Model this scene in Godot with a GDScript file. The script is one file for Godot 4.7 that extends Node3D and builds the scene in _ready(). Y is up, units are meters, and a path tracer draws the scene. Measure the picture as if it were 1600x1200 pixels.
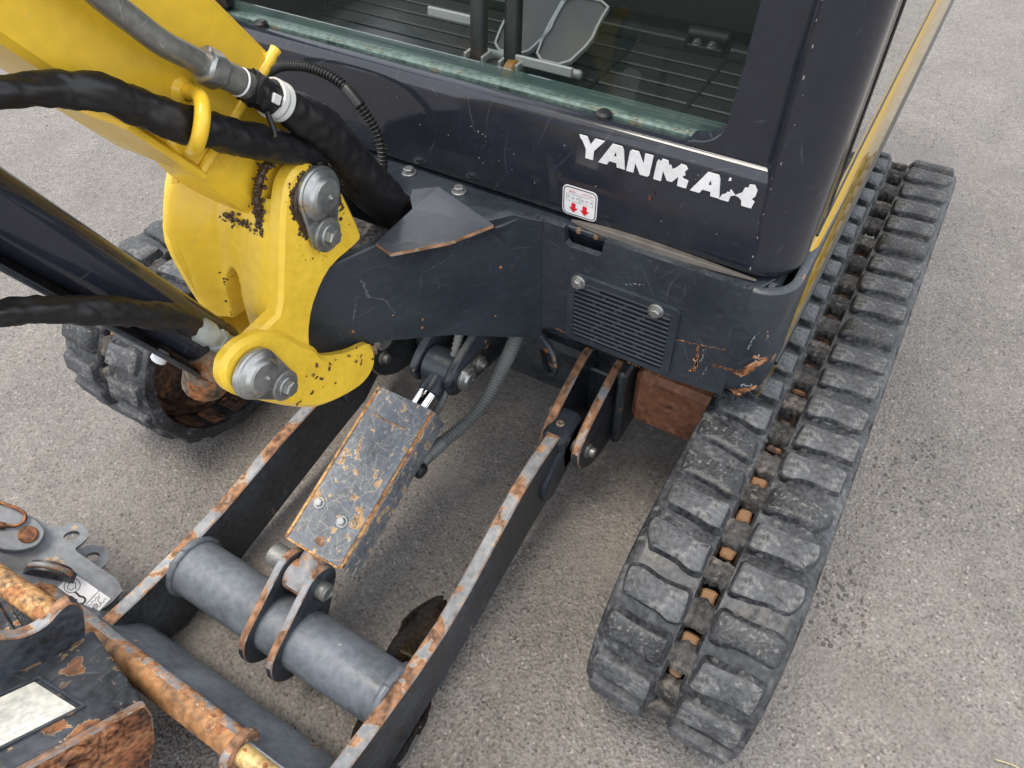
extends Node3D
# A compact excavator on an asphalt yard, seen from close up in front of its left track.
var M := {}
var rng := RandomNumberGenerator.new()
var bolt_mesh := {}

# ---------------------------------------------------------------- mesh helpers
func ST() -> SurfaceTool:
	var s := SurfaceTool.new()
	s.begin(Mesh.PRIMITIVE_TRIANGLES)
	return s

func quad(s: SurfaceTool, a: Vector3, b: Vector3, c: Vector3, d: Vector3) -> void:
	for p in [a, b, c, a, c, d]:
		s.add_vertex(p)

func ccw(pts: PackedVector2Array) -> PackedVector2Array:
	var p := pts.duplicate()
	if Geometry2D.is_polygon_clockwise(p):
		p.reverse()
	return p

func P2(a: Array) -> PackedVector2Array:
	var p := PackedVector2Array()
	for i in range(0, a.size(), 2):
		p.append(Vector2(a[i], a[i + 1]))
	return p

func inset(p: PackedVector2Array, b: float) -> PackedVector2Array:
	var o := PackedVector2Array()
	var n := p.size()
	for i in n:
		var e0 := (p[i] - p[(i + n - 1) % n]).normalized()
		var e1 := (p[(i + 1) % n] - p[i]).normalized()
		var n0 := Vector2(-e0.y, e0.x)
		var n1 := Vector2(-e1.y, e1.x)
		var k: float = max(0.35, 1.0 + n0.dot(n1))
		o.append(p[i] + (n0 + n1) / k * b)
	return o

func cap(s: SurfaceTool, T: Transform3D, p: PackedVector2Array, z: float, up: bool) -> void:
	var ix := Geometry2D.triangulate_polygon(p)
	for i in range(0, ix.size(), 3):
		var t := [ix[i], ix[i + 1], ix[i + 2]]
		var a := p[t[0]]
		var b := p[t[1]]
		var c := p[t[2]]
		var pos := (b - a).cross(c - a) > 0.0
		if pos == up:
			t = [t[2], t[1], t[0]]
		for k in t:
			s.add_vertex(T * Vector3(p[k].x, p[k].y, z))

# a polygon in T's XY plane with its face at z = 0 and its back at z = -th; bevels (and sides that face up) may go to es
func prism(s: SurfaceTool, T: Transform3D, pts: PackedVector2Array, th: float, bev := 0.0, es: SurfaceTool = null, taper := 0.0) -> void:
	var p := ccw(pts)
	var n := p.size()
	var q := inset(p, bev) if bev > 0.0 else p
	var tp := inset(p, taper) if taper > 0.0 else p
	if taper > 0.0:
		q = inset(p, taper + bev)
	var e: SurfaceTool = es if es != null else s
	s.set_smooth_group(-1)
	cap(s, T, q, 0.0, true)
	cap(s, T, p if bev <= 0.0 or taper > 0.0 else q, -th, false)
	var gid := 1
	var gids := []
	for i in n:
		var e0 := (p[i] - p[(i + n - 1) % n]).normalized()
		var e1 := (p[(i + 1) % n] - p[i]).normalized()
		if absf(e0.angle_to(e1)) > 0.6:
			gid += 1
		gids.append(gid)
	for i in n:
		var j := (i + 1) % n
		var d := (p[j] - p[i]).normalized()
		var nw := T.basis * Vector3(d.y, -d.x, 0.0)
		var w: SurfaceTool = e if (es != null and nw.y > 0.45) else s
		w.set_smooth_group(gids[i])
		quad(w, T * Vector3(tp[i].x, tp[i].y, -bev), T * Vector3(tp[j].x, tp[j].y, -bev), T * Vector3(p[j].x, p[j].y, -th + (bev if taper <= 0.0 else 0.0)), T * Vector3(p[i].x, p[i].y, -th + (bev if taper <= 0.0 else 0.0)))
		if bev > 0.0:
			e.set_smooth_group(gids[i] + 500)
			quad(e, T * Vector3(q[i].x, q[i].y, 0), T * Vector3(q[j].x, q[j].y, 0), T * Vector3(tp[j].x, tp[j].y, -bev), T * Vector3(tp[i].x, tp[i].y, -bev))
			if taper <= 0.0:
				quad(e, T * Vector3(p[i].x, p[i].y, -th + bev), T * Vector3(p[j].x, p[j].y, -th + bev), T * Vector3(q[j].x, q[j].y, -th), T * Vector3(q[i].x, q[i].y, -th))

func PX(x: float) -> Transform3D:   # polygons given as (y, z), facing +x
	return Transform3D(Basis(Vector3.UP, Vector3.BACK, Vector3.RIGHT), Vector3(x, 0, 0))
func PY(y: float) -> Transform3D:   # polygons given as (z, x), facing up
	return Transform3D(Basis(Vector3.BACK, Vector3.RIGHT, Vector3.UP), Vector3(0, y, 0))
func PZ(z: float) -> Transform3D:   # polygons given as (x, y), facing +z
	return Transform3D(Basis.IDENTITY, Vector3(0, 0, z))
func XZ(a: Array) -> PackedVector2Array:   # x, z pairs for PY
	var p := PackedVector2Array()
	for i in range(0, a.size(), 2):
		p.append(Vector2(a[i + 1], a[i]))
	return p
func FR(o: Vector3, x: Vector3, y: Vector3) -> Transform3D:
	var xx := x.normalized()
	var z := xx.cross(y).normalized()
	return Transform3D(Basis(xx, z.cross(xx), z), o)
func AX(o: Vector3, axis: Vector3) -> Transform3D:   # local y along axis
	var y := axis.normalized()
	var h := Vector3.RIGHT if absf(y.x) < 0.8 else Vector3.BACK
	var x := y.cross(h).normalized()
	return Transform3D(Basis(x, y, x.cross(y)), o)

func box(s: SurfaceTool, T: Transform3D, a: Vector3, b: Vector3, bev := 0.002, es: SurfaceTool = null) -> void:
	var c := bev
	var p := P2([a.x + c, a.y, b.x - c, a.y, b.x, a.y + c, b.x, b.y - c, b.x - c, b.y, a.x + c, b.y, a.x, b.y - c, a.x, a.y + c])
	if bev <= 0.0:
		p = P2([a.x, a.y, b.x, a.y, b.x, b.y, a.x, b.y])
	prism(s, T * Transform3D(Basis.IDENTITY, Vector3(0, 0, b.z)), p, b.z - a.z, bev, es)

func rrect(x0: float, y0: float, x1: float, y1: float, r: float, n := 5) -> PackedVector2Array:
	var p := PackedVector2Array()
	for k in 4:
		var c: Vector2 = [Vector2(x1 - r, y1 - r), Vector2(x0 + r, y1 - r), Vector2(x0 + r, y0 + r), Vector2(x1 - r, y0 + r)][k]
		for i in n + 1:
			var a := (k + float(i) / n) * PI / 2
			p.append(c + Vector2(cos(a), sin(a)) * r)
	return p

func circ(c: Vector2, r: float, n := 24) -> PackedVector2Array:
	var p := PackedVector2Array()
	for i in n:
		p.append(c + Vector2.from_angle(TAU * i / n) * r)
	return p

func hull2(c0: Vector2, r0: float, c1: Vector2, r1: float) -> PackedVector2Array:
	var a := circ(c0, r0, 28)
	a.append_array(circ(c1, r1, 28))
	var h := Geometry2D.convex_hull(a)
	h.remove_at(h.size() - 1)
	return h

func smooth2(p: PackedVector2Array, rounds := 1) -> PackedVector2Array:   # corner cutting
	var q := p
	for k in rounds:
		var o := PackedVector2Array()
		for i in q.size():
			var a := q[i]
			var b := q[(i + 1) % q.size()]
			o.append(a.lerp(b, 0.22))
			o.append(a.lerp(b, 0.78))
		q = o
	return q

func spline(pts: Array, per: int) -> Array:
	var o := []
	var n := pts.size()
	for i in n - 1:
		var p0: Vector3 = pts[max(i - 1, 0)]
		var p1: Vector3 = pts[i]
		var p2: Vector3 = pts[i + 1]
		var p3: Vector3 = pts[min(i + 2, n - 1)]
		for k in per:
			o.append(p1.cubic_interpolate(p2, p0, p3, float(k) / per))
	o.append(pts[n - 1])
	return o

# rf is a radius or a Callable(distance, angle) -> radius
func tube(s: SurfaceTool, path: Array, rf, n := 12, caps := true) -> void:
	var m := path.size()
	var t: Vector3 = (path[1] - path[0]).normalized()
	var u := t.cross(Vector3.UP if absf(t.y) < 0.9 else Vector3.RIGHT).normalized()
	var rings := []
	var dist := 0.0
	for i in m:
		var tt: Vector3
		if i == 0:
			tt = t
		elif i == m - 1:
			tt = (path[i] - path[i - 1]).normalized()
		else:
			tt = (path[i + 1] - path[i - 1]).normalized()
		u = (u - tt * u.dot(tt)).normalized()
		var v := tt.cross(u)
		if i > 0:
			dist += path[i].distance_to(path[i - 1])
		var ring := PackedVector3Array()
		for k in n:
			var a := TAU * k / n
			var r: float = rf.call(dist, a) if rf is Callable else rf
			ring.append(path[i] + (u * cos(a) + v * sin(a)) * r)
		rings.append(ring)
	s.set_smooth_group(1)
	for i in m - 1:
		for k in n:
			var j := (k + 1) % n
			quad(s, rings[i][k], rings[i][j], rings[i + 1][j], rings[i + 1][k])
	if caps:
		s.set_smooth_group(-1)
		for k in n:
			var j := (k + 1) % n
			for p in [path[0], rings[0][j], rings[0][k]]:
				s.add_vertex(p)
			for p in [path[m - 1], rings[m - 1][k], rings[m - 1][j]]:
				s.add_vertex(p)

# prof: (radius, height along T's y) from bottom to top
func lathe(s: SurfaceTool, T: Transform3D, prof: PackedVector2Array, n := 28, soft := false) -> void:
	for i in prof.size() - 1:
		s.set_smooth_group(7 if soft else 20 + i)
		for k in n:
			var a := TAU * k / n
			var b := TAU * (k + 1) / n
			var p0 := T * Vector3(cos(a) * prof[i].x, prof[i].y, sin(a) * prof[i].x)
			var p1 := T * Vector3(cos(b) * prof[i].x, prof[i].y, sin(b) * prof[i].x)
			var q0 := T * Vector3(cos(a) * prof[i + 1].x, prof[i + 1].y, sin(a) * prof[i + 1].x)
			var q1 := T * Vector3(cos(b) * prof[i + 1].x, prof[i + 1].y, sin(b) * prof[i + 1].x)
			quad(s, p0, p1, q1, q0)

func cyl(s: SurfaceTool, a: Vector3, b: Vector3, r: float, n := 24, c := 0.003) -> void:
	var h := a.distance_to(b)
	lathe(s, AX(a, b - a), P2([0.0, 0.0, r - c, 0.0, r, c, r, h - c, r - c, h, 0.0, h]), n)

# ---------------------------------------------------------------- nodes
func gt(n: Node) -> Transform3D:
	var t := Transform3D.IDENTITY
	while n is Node3D and n != self:
		t = (n as Node3D).transform * t
		n = n.get_parent()
	return t

func put(o: Node3D, called: String, parent: Node, T := Transform3D.IDENTITY) -> Node3D:
	var nm := called
	var k := 1
	while parent.has_node(NodePath(nm)):
		nm = "%s_%03d" % [called, k]
		k += 1
	o.name = nm
	parent.add_child(o, true)
	o.transform = gt(parent).affine_inverse() * T
	return o

# surfaces: SurfaceTool, material, SurfaceTool, material ...
func obj(called: String, surfaces: Array, parent: Node = self, T := Transform3D.IDENTITY) -> MeshInstance3D:
	var mesh := ArrayMesh.new()
	for i in range(0, surfaces.size(), 2):
		var s: SurfaceTool = surfaces[i]
		s.generate_normals()
		var before := mesh.get_surface_count()
		s.commit(mesh)
		if mesh.get_surface_count() > before:
			mesh.surface_set_material(before, surfaces[i + 1])
	var o := MeshInstance3D.new()
	o.mesh = mesh
	put(o, called, parent, T)
	return o

func thing(called: String, label: String, category: String, at: Vector3, group := "") -> Node3D:
	var o := Node3D.new()
	put(o, called, self, Transform3D(Basis.IDENTITY, at))
	return tag(o, label, category, group)

func tag(o: Node3D, label: String, category: String, group := "") -> Node3D:
	o.set_meta("label", label)
	o.set_meta("category", category)
	if group:
		o.set_meta("group", group)
	return o

func structure(o: Node3D) -> Node3D:
	o.set_meta("kind", "structure")
	return o

func note(o: Node3D, label: String) -> Node3D:
	o.set_meta("label", label)
	return o

# hexagon bolt with its washer; axis out of the surface; r = washer radius
func bolt(parent: Node, at: Vector3, axis: Vector3, r: float, m: Material, turn := 0.3, washer := true) -> MeshInstance3D:
	var key := [m, washer]
	if not bolt_mesh.has(key):
		var s := ST()
		if washer:
			lathe(s, Transform3D.IDENTITY, P2([1.0, -0.1, 1.0, 0.10, 0.93, 0.16, 0.0, 0.16]), 28)
		var hx := PackedVector2Array()
		for i in 6:
			hx.append(Vector2.from_angle(TAU * i / 6) * 0.72)
		prism(s, Transform3D(Basis(Vector3.RIGHT, Vector3.FORWARD, Vector3.UP), Vector3(0, 0.72, 0)), hx, 0.6, 0.07)
		lathe(s, Transform3D.IDENTITY, P2([0.5, 0.71, 0.48, 0.745, 0.0, 0.75]), 20)
		s.generate_normals()
		var mm := s.commit()
		mm.surface_set_material(0, m)
		bolt_mesh[key] = mm
	var o := MeshInstance3D.new()
	o.mesh = bolt_mesh[key]
	var T := AX(at, axis)
	T.basis = T.basis * Basis(Vector3.UP, turn) * Basis.from_scale(Vector3.ONE * r)
	put(o, "bolt", parent, T)
	return o

# ---------------------------------------------------------------- procedural surfaces
func noise_bytes(size: int, freq: float, sd: int, kind := FastNoiseLite.TYPE_SIMPLEX_SMOOTH, oct := 4, ret := FastNoiseLite.RETURN_CELL_VALUE) -> PackedByteArray:
	var f := FastNoiseLite.new()
	f.seed = sd
	f.noise_type = kind
	f.frequency = freq
	f.cellular_return_type = ret
	f.fractal_type = FastNoiseLite.FRACTAL_FBM if oct > 1 else FastNoiseLite.FRACTAL_NONE
	f.fractal_octaves = oct
	var im := f.get_seamless_image(size, size, false, false, 0.1, true)
	im.convert(Image.FORMAT_L8)
	return im.get_data()

func s8(lin: float) -> int:
	return int(clampf(255.0 * (1.055 * pow(maxf(lin, 0.0), 1.0 / 2.4) - 0.055), 0.0, 255.0))

func lut(lin: Vector3) -> PackedByteArray:   # sRGB bytes of a linear colour at gains 0 .. 2 in 64 steps
	var o := PackedByteArray()
	for i in 64:
		var g := i / 32.0
		o.append(s8(lin.x * g))
		o.append(s8(lin.y * g))
		o.append(s8(lin.z * g))
	return o

# painted or bare surface that has worn: base coat, primer showing at the rim of chips, rust inside them, scratches, dust specks
func worn(sd: int, base: Vector3, rim: Vector3, rust: Vector3, level: float, scratches: int, scratch_col: Vector3, per_m: float, r_base: float, r_rust: float, mottle := 0.35, size := 512, metal := 0.0, freq := 0.012) -> StandardMaterial3D:
	var a := noise_bytes(size, freq, sd, FastNoiseLite.TYPE_SIMPLEX_SMOOTH, 5)
	var b := noise_bytes(size, 0.05, sd + 1, FastNoiseLite.TYPE_SIMPLEX_SMOOTH, 3)
	var c := noise_bytes(size, 0.006, sd + 2, FastNoiseLite.TYPE_SIMPLEX_SMOOTH, 2)
	var lb := lut(base)
	var lr := lut(rim)
	var lu := lut(rust)
	var n := size * size
	var alb := PackedByteArray()
	alb.resize(n * 3)
	var rou := PackedByteArray()
	rou.resize(n)
	var t1 := 255.0 * level
	var t0 := t1 - 5.0
	var rb := int(r_base * 255)
	var rr := int(r_rust * 255)
	var mo := int(mottle * 64.0)
	for i in n:
		var bi := b[i]
		var v := a[i] * 0.62 + bi * 0.14 + c[i] * 0.24
		var g := 32 + ((bi + c[i] - 256) * mo >> 8)
		var o := i * 3
		if v > t1:
			g = clampi(32 + ((bi - 128) * 30 >> 7), 4, 63) * 3
			alb[o] = lu[g]; alb[o + 1] = lu[g + 1]; alb[o + 2] = lu[g + 2]
			rou[i] = rr
		elif v > t0:
			g = clampi(g, 4, 63) * 3
			alb[o] = lr[g]; alb[o + 1] = lr[g + 1]; alb[o + 2] = lr[g + 2]
			rou[i] = (rb + rr) >> 1
		else:
			g = clampi(g, 4, 63) * 3
			alb[o] = lb[g]; alb[o + 1] = lb[g + 1]; alb[o + 2] = lb[g + 2]
			rou[i] = clampi(rb + ((c[i] - 128) >> 2), 8, 250)
	rng.seed = sd
	var sc := [s8(scratch_col.x), s8(scratch_col.y), s8(scratch_col.z)]
	for k in scratches:
		var p := Vector2(rng.randf() * size, rng.randf() * size)
		var d := Vector2.from_angle(rng.randf() * TAU)
		var len := rng.randi_range(3, 14) if k % 3 else rng.randi_range(14, 70)
		var st := rng.randf_range(0.25, 0.9)
		var bend := rng.randf_range(-0.02, 0.02)
		for j in len:
			p += d
			d = d.rotated(bend)
			var o := (posmod(int(p.y), size) * size + posmod(int(p.x), size)) * 3
			var w := st * sin(PI * (j + 0.5) / len)
			for ch in 3:
				alb[o + ch] = int(lerpf(alb[o + ch], sc[ch], w))
	var m := StandardMaterial3D.new()
	var im := Image.create_from_data(size, size, false, Image.FORMAT_RGB8, alb)
	m.albedo_texture = ImageTexture.create_from_image(im)
	m.roughness = 1.0
	m.roughness_texture = ImageTexture.create_from_image(Image.create_from_data(size, size, false, Image.FORMAT_L8, rou))
	m.metallic = metal
	m.uv1_triplanar = true
	m.uv1_scale = Vector3.ONE * per_m
	m.uv1_triplanar_sharpness = 4.0
	return m

func bumpy(m: StandardMaterial3D, sd: int, freq: float, strength: float, size := 256, kind := FastNoiseLite.TYPE_SIMPLEX_SMOOTH) -> StandardMaterial3D:
	var im := Image.create_from_data(size, size, false, Image.FORMAT_L8, noise_bytes(size, freq, sd, kind, 3, FastNoiseLite.RETURN_DISTANCE))
	im.convert(Image.FORMAT_RGBA8)
	im.bump_map_to_normal_map(strength)
	m.normal_enabled = true
	m.normal_texture = ImageTexture.create_from_image(im)
	m.normal_scale = 1.0
	return m

func plain(lin: Vector3, rough: float, metal := 0.0) -> StandardMaterial3D:
	var m := StandardMaterial3D.new()
	m.albedo_color = Color(lin.x, lin.y, lin.z).linear_to_srgb()
	m.roughness = rough
	m.metallic = metal
	return m

func asphalt_material() -> StandardMaterial3D:
	var size := 1536
	var a := noise_bytes(size, 0.27, 11, FastNoiseLite.TYPE_CELLULAR, 1, FastNoiseLite.RETURN_CELL_VALUE)
	var b := noise_bytes(size, 0.13, 17, FastNoiseLite.TYPE_SIMPLEX_SMOOTH, 3)
	var c := noise_bytes(size, 0.03, 12, FastNoiseLite.TYPE_SIMPLEX_SMOOTH, 4)
	var d := noise_bytes(size, 0.25, 13, FastNoiseLite.TYPE_CELLULAR, 1, FastNoiseLite.RETURN_CELL_VALUE)
	var e := noise_bytes(size, 0.004, 14, FastNoiseLite.TYPE_SIMPLEX_SMOOTH, 3)
	var l := [lut(Vector3(0.168, 0.153, 0.140)), lut(Vector3(0.176, 0.154, 0.133)), lut(Vector3(0.165, 0.157, 0.150))]
	var n := size * size
	var alb := PackedByteArray()
	alb.resize(n * 3)
	var hgt := PackedByteArray()
	hgt.resize(n)
	for i in n:
		var av := a[i]
		var g := 32 + ((av - 128) * 6 >> 7) + ((d[i] - 128) * 4 >> 7) + ((c[i] - 128) * 4 >> 7) + ((e[i] - 128) * 4 >> 7) + ((b[i] - 128) * 8 >> 7)
		if av > 250:
			g += 15
		elif av < 8:
			g -= 8
		var k := 0
		if av & 7 == 3:
			k = 1
		elif av & 7 == 5:
			k = 2
		g = clampi(g, 5, 62) * 3
		var t: PackedByteArray = l[k]
		var o := i * 3
		alb[o] = t[g]; alb[o + 1] = t[g + 1]; alb[o + 2] = t[g + 2]
		hgt[i] = clampi(128 + ((b[i] - 128) >> 1) + ((c[i] - 128) >> 2) + ((av - 128) >> 2), 0, 255)
	var m := StandardMaterial3D.new()
	m.albedo_texture = ImageTexture.create_from_image(Image.create_from_data(size, size, false, Image.FORMAT_RGB8, alb))
	var im := Image.create_from_data(size, size, false, Image.FORMAT_L8, hgt)
	im.convert(Image.FORMAT_RGBA8)
	im.bump_map_to_normal_map(3.2)
	m.normal_enabled = true
	m.normal_texture = ImageTexture.create_from_image(im)
	m.normal_scale = 1.0
	m.roughness = 0.66
	m.vertex_color_use_as_albedo = true
	m.uv1_triplanar = true
	m.uv1_scale = Vector3.ONE / 1.9
	return m

func materials() -> void:
	var white := Vector3(0.62, 0.62, 0.6)
	var grey := Vector3(0.3, 0.32, 0.34)
	var rust := Vector3(0.235, 0.092, 0.032)
	var rust_pale := Vector3(0.38, 0.215, 0.10)
	M.asphalt = asphalt_material()
	M.cab = worn(101, Vector3(0.0200, 0.0225, 0.0315), white, rust, 0.985, 130, Vector3(0.10, 0.105, 0.12), 1.5, 0.14, 0.7, 0.12)
	M.frame = bumpy(worn(111, Vector3(0.0245, 0.0310, 0.0400), Vector3(0.16, 0.1, 0.06), rust, 0.86, 320, Vector3(0.09, 0.1, 0.115), 1.8, 0.34, 0.85, 0.18), 112, 0.09, 0.25)
	M.frame_gloss = worn(113, Vector3(0.045, 0.050, 0.060), Vector3(0.16, 0.1, 0.06), rust, 0.93, 200, Vector3(0.12, 0.13, 0.14), 2.2, 0.22, 0.8, 0.12)
	M.frame_edge = worn(115, Vector3(0.035, 0.042, 0.05), Vector3(0.3, 0.2, 0.12), rust, 0.76, 300, Vector3(0.2, 0.2, 0.2), 3.0, 0.45, 0.85)
	M.grey = bumpy(worn(121, Vector3(0.125, 0.140, 0.160), Vector3(0.40, 0.33, 0.24), rust, 0.80, 700, Vector3(0.21, 0.22, 0.235), 2.0, 0.40, 0.85, 0.28), 122, 0.04, 0.25)
	M.grey_chip = worn(131, Vector3(0.118, 0.130, 0.148), Vector3(0.52, 0.42, 0.28), rust_pale, 0.665, 3200, Vector3(0.50, 0.42, 0.30), 2.2, 0.45, 0.85, 0.35, 512, 0.0, 0.03)
	M.rust_edge = bumpy(worn(141, Vector3(0.22, 0.225, 0.235), Vector3(0.38, 0.27, 0.17), Vector3(0.228, 0.118, 0.064), 0.475, 700, Vector3(0.42, 0.30, 0.2), 1.7, 0.5, 0.85, 0.3), 142, 0.06, 0.5)
	M.dark_chip = worn(151, Vector3(0.031, 0.0365, 0.045), Vector3(0.25, 0.15, 0.08), rust, 0.785, 420, Vector3(0.13, 0.13, 0.13), 2.2, 0.4, 0.85, 0.6)
	M.rust = bumpy(worn(161, Vector3(0.15, 0.055, 0.022), Vector3(0.19, 0.08, 0.034), Vector3(0.235, 0.105, 0.045), 0.55, 60, Vector3(0.3, 0.18, 0.1), 2.4, 0.68, 0.9, 1.1), 162, 0.05, 1.6)
	M.rust_dark = bumpy(worn(166, Vector3(0.06, 0.032, 0.02), Vector3(0.1, 0.05, 0.025), Vector3(0.15, 0.068, 0.03), 0.60, 60, Vector3(0.2, 0.13, 0.08), 2.4, 0.7, 0.9, 1.0), 167, 0.05, 1.5)
	M.ochre = bumpy(worn(171, Vector3(0.40, 0.21, 0.07), Vector3(0.46, 0.31, 0.15), Vector3(0.28, 0.12, 0.045), 0.56, 200, Vector3(0.55, 0.46, 0.3), 3.0, 0.45, 0.8, 0.8), 172, 0.05, 1.0)
	M.yellow = bumpy(worn(181, Vector3(0.78, 0.515, 0.045), Vector3(0.5, 0.27, 0.03), Vector3(0.10, 0.035, 0.012), 0.85, 120, Vector3(0.62, 0.46, 0.16), 2.0, 0.34, 0.85, 0.09), 182, 0.07, 0.3)
	M.yellow_gloss = plain(Vector3(0.50, 0.31, 0.03), 0.06)
	M.yellow_boom = worn(185, Vector3(0.74, 0.475, 0.032), Vector3(0.5, 0.28, 0.03), Vector3(0.1, 0.035, 0.012), 0.95, 70, Vector3(0.6, 0.44, 0.14), 1.6, 0.28, 0.85, 0.08)
	M.lug = bumpy(worn(191, Vector3(0.066, 0.069, 0.075), Vector3(0.078, 0.081, 0.085), Vector3(0.098, 0.10, 0.10), 0.60, 900, Vector3(0.14, 0.14, 0.138), 3.2, 0.72, 0.85, 0.5, 512, 0.0, 0.02), 192, 0.16, 1.2)
	M.lug_fresh = bumpy(worn(195, Vector3(0.026, 0.028, 0.031), Vector3(0.06, 0.06, 0.06), Vector3(0.09, 0.09, 0.085), 0.66, 260, Vector3(0.12, 0.12, 0.12), 5.0, 0.5, 0.9, 0.8, 512, 0.0, 0.03), 196, 0.12, 1.0)
	M.rubber = bumpy(worn(201, Vector3(0.032, 0.034, 0.039), Vector3(0.045, 0.047, 0.05), Vector3(0.066, 0.068, 0.07), 0.66, 200, Vector3(0.08, 0.08, 0.08), 3.2, 0.50, 0.8, 0.9, 512, 0.0, 0.018), 202, 0.05, 0.6)
	M.dirt = bumpy(worn(205, Vector3(0.036, 0.034, 0.033), Vector3(0.055, 0.05, 0.045), Vector3(0.085, 0.076, 0.066), 0.62, 100, Vector3(0.15, 0.13, 0.11), 6.0, 0.85, 0.95, 1.0, 256), 206, 0.1, 2.0)
	M.steel = worn(211, Vector3(0.34, 0.345, 0.34), Vector3(0.36, 0.35, 0.32), Vector3(0.3, 0.25, 0.18), 0.80, 100, Vector3(0.6, 0.6, 0.58), 6.0, 0.34, 0.6, 0.25, 256, 0.8)
	M.dull_steel = worn(215, Vector3(0.20, 0.20, 0.185), Vector3(0.2, 0.18, 0.15), Vector3(0.2, 0.13, 0.08), 0.82, 120, Vector3(0.5, 0.5, 0.48), 6.0, 0.40, 0.7, 0.2, 256, 0.55)
	M.zinc = plain(Vector3(0.33, 0.36, 0.34), 0.4, 0.2)
	M.chrome = plain(Vector3(0.75, 0.76, 0.78), 0.07, 1.0)
	M.rusty_steel = worn(221, Vector3(0.2, 0.15, 0.11), Vector3(0.24, 0.15, 0.09), rust, 0.55, 120, Vector3(0.4, 0.3, 0.2), 6.0, 0.5, 0.85, 0.8, 256, 0.3)
	M.brass = worn(225, Vector3(0.46, 0.32, 0.13), Vector3(0.4, 0.25, 0.1), rust, 0.66, 120, Vector3(0.6, 0.48, 0.28), 6.0, 0.42, 0.8, 0.5, 256, 0.2)
	M.sleeve = bumpy(plain(Vector3(0.006, 0.006, 0.0072), 0.48), 231, 0.03, 0.6)
	M.sleeve.uv1_triplanar = true
	M.sleeve.uv1_scale = Vector3.ONE * 6.0
	M.plastic = plain(Vector3(0.012, 0.012, 0.013), 0.38)
	M.grey_plastic = plain(Vector3(0.105, 0.11, 0.107), 0.5)
	M.tie = plain(Vector3(0.62, 0.62, 0.6), 0.5)
	M.gasket = worn(235, Vector3(0.072, 0.064, 0.056), Vector3(0.09, 0.08, 0.07), Vector3(0.11, 0.1, 0.085), 0.76, 60, Vector3(0.13, 0.12, 0.11), 2.0, 0.6, 0.8, 0.35, 256)
	M.grease = bumpy(plain(Vector3(0.042, 0.022, 0.011), 0.3), 241, 0.06, 1.2)
	M.grease.uv1_triplanar = true
	M.grease.uv1_scale = Vector3.ONE * 14.0
	M.white = worn(245, Vector3(0.70, 0.70, 0.71), Vector3(0.5, 0.5, 0.5), Vector3(0.3, 0.3, 0.3), 0.93, 30, Vector3(0.5, 0.5, 0.5), 6.0, 0.45, 0.7, 0.08, 256)
	M.red = plain(Vector3(0.55, 0.012, 0.02), 0.4)
	M.ink = plain(Vector3(0.045, 0.045, 0.05), 0.5)
	M.ink_pale = plain(Vector3(0.16, 0.16, 0.17), 0.5)
	M.ink_blue = plain(Vector3(0.06, 0.11, 0.3), 0.5)
	M.black = plain(Vector3(0.006, 0.006, 0.007), 0.6)
	M.trim = plain(Vector3(0.010, 0.010, 0.011), 0.4)
	M.floor_mat = bumpy(plain(Vector3(0.020, 0.0255, 0.0245), 0.38), 251, 0.1, 0.6)
	M.floor_mat.uv1_triplanar = true
	M.floor_mat.uv1_scale = Vector3.ONE * 5.0
	M.interior = plain(Vector3(0.005, 0.0055, 0.006), 0.5)
	M.glass = plain(Vector3(0.05, 0.11, 0.09), 0.01)
	M.glass.albedo_color.a = 0.05
	M.glass.metallic_specular = 0.35
	M.glass.transparency = BaseMaterial3D.TRANSPARENCY_ALPHA
	M.glass_edge = worn(255, Vector3(0.115, 0.175, 0.155), Vector3(0.16, 0.19, 0.15), Vector3(0.20, 0.205, 0.14), 0.72, 200, Vector3(0.24, 0.27, 0.22), 3.0, 0.5, 0.6, 0.5)
	M.glass_band = plain(Vector3(0.10, 0.17, 0.15), 0.05)
	M.glass_band.albedo_color.a = 0.36
	M.glass_band.transparency = BaseMaterial3D.TRANSPARENCY_ALPHA
	M.door_glass = plain(Vector3(0.42, 0.43, 0.41), 0.012, 0.75)
	M.door_glass.metallic_specular = 0.9
	M.puddle = plain(Vector3(0.018, 0.014, 0.011), 0.05)
	M.wet = worn(261, Vector3(0.020, 0.0165, 0.0135), Vector3(0.026, 0.022, 0.018), Vector3(0.034, 0.029, 0.024), 0.66, 0, white, 3.0, 0.06, 0.06, 0.6, 512, 0.0, 0.12)
	M.tar = plain(Vector3(0.066, 0.062, 0.058), 0.75)
	M.slat = plain(Vector3(0.030, 0.036, 0.045), 0.32)
	M.straw = plain(Vector3(0.40, 0.33, 0.19), 0.7)
	M.copper = bumpy(plain(Vector3(0.185, 0.10, 0.046), 0.75), 265, 0.05, 2.4)
	M.axle = bumpy(worn(267, Vector3(0.17, 0.068, 0.034), Vector3(0.185, 0.078, 0.04), Vector3(0.20, 0.09, 0.048), 0.60, 300, Vector3(0.22, 0.11, 0.06), 1.6, 0.62, 0.75, 0.45, 512, 0.0, 0.02), 268, 0.15, 0.6)
	M.scuff_dim = plain(Vector3(0.10, 0.108, 0.12), 0.6)
	M.copper.uv1_triplanar = true
	M.copper.uv1_scale = Vector3.ONE * 12.0
	M.rust_bright = worn(281, Vector3(0.26, 0.10, 0.035), Vector3(0.36, 0.17, 0.08), Vector3(0.42, 0.22, 0.11), 0.6, 60, Vector3(0.5, 0.36, 0.25), 8.0, 0.75, 0.9, 0.9, 256)
	M.scuff = plain(Vector3(0.22, 0.23, 0.25), 0.6)
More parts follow.
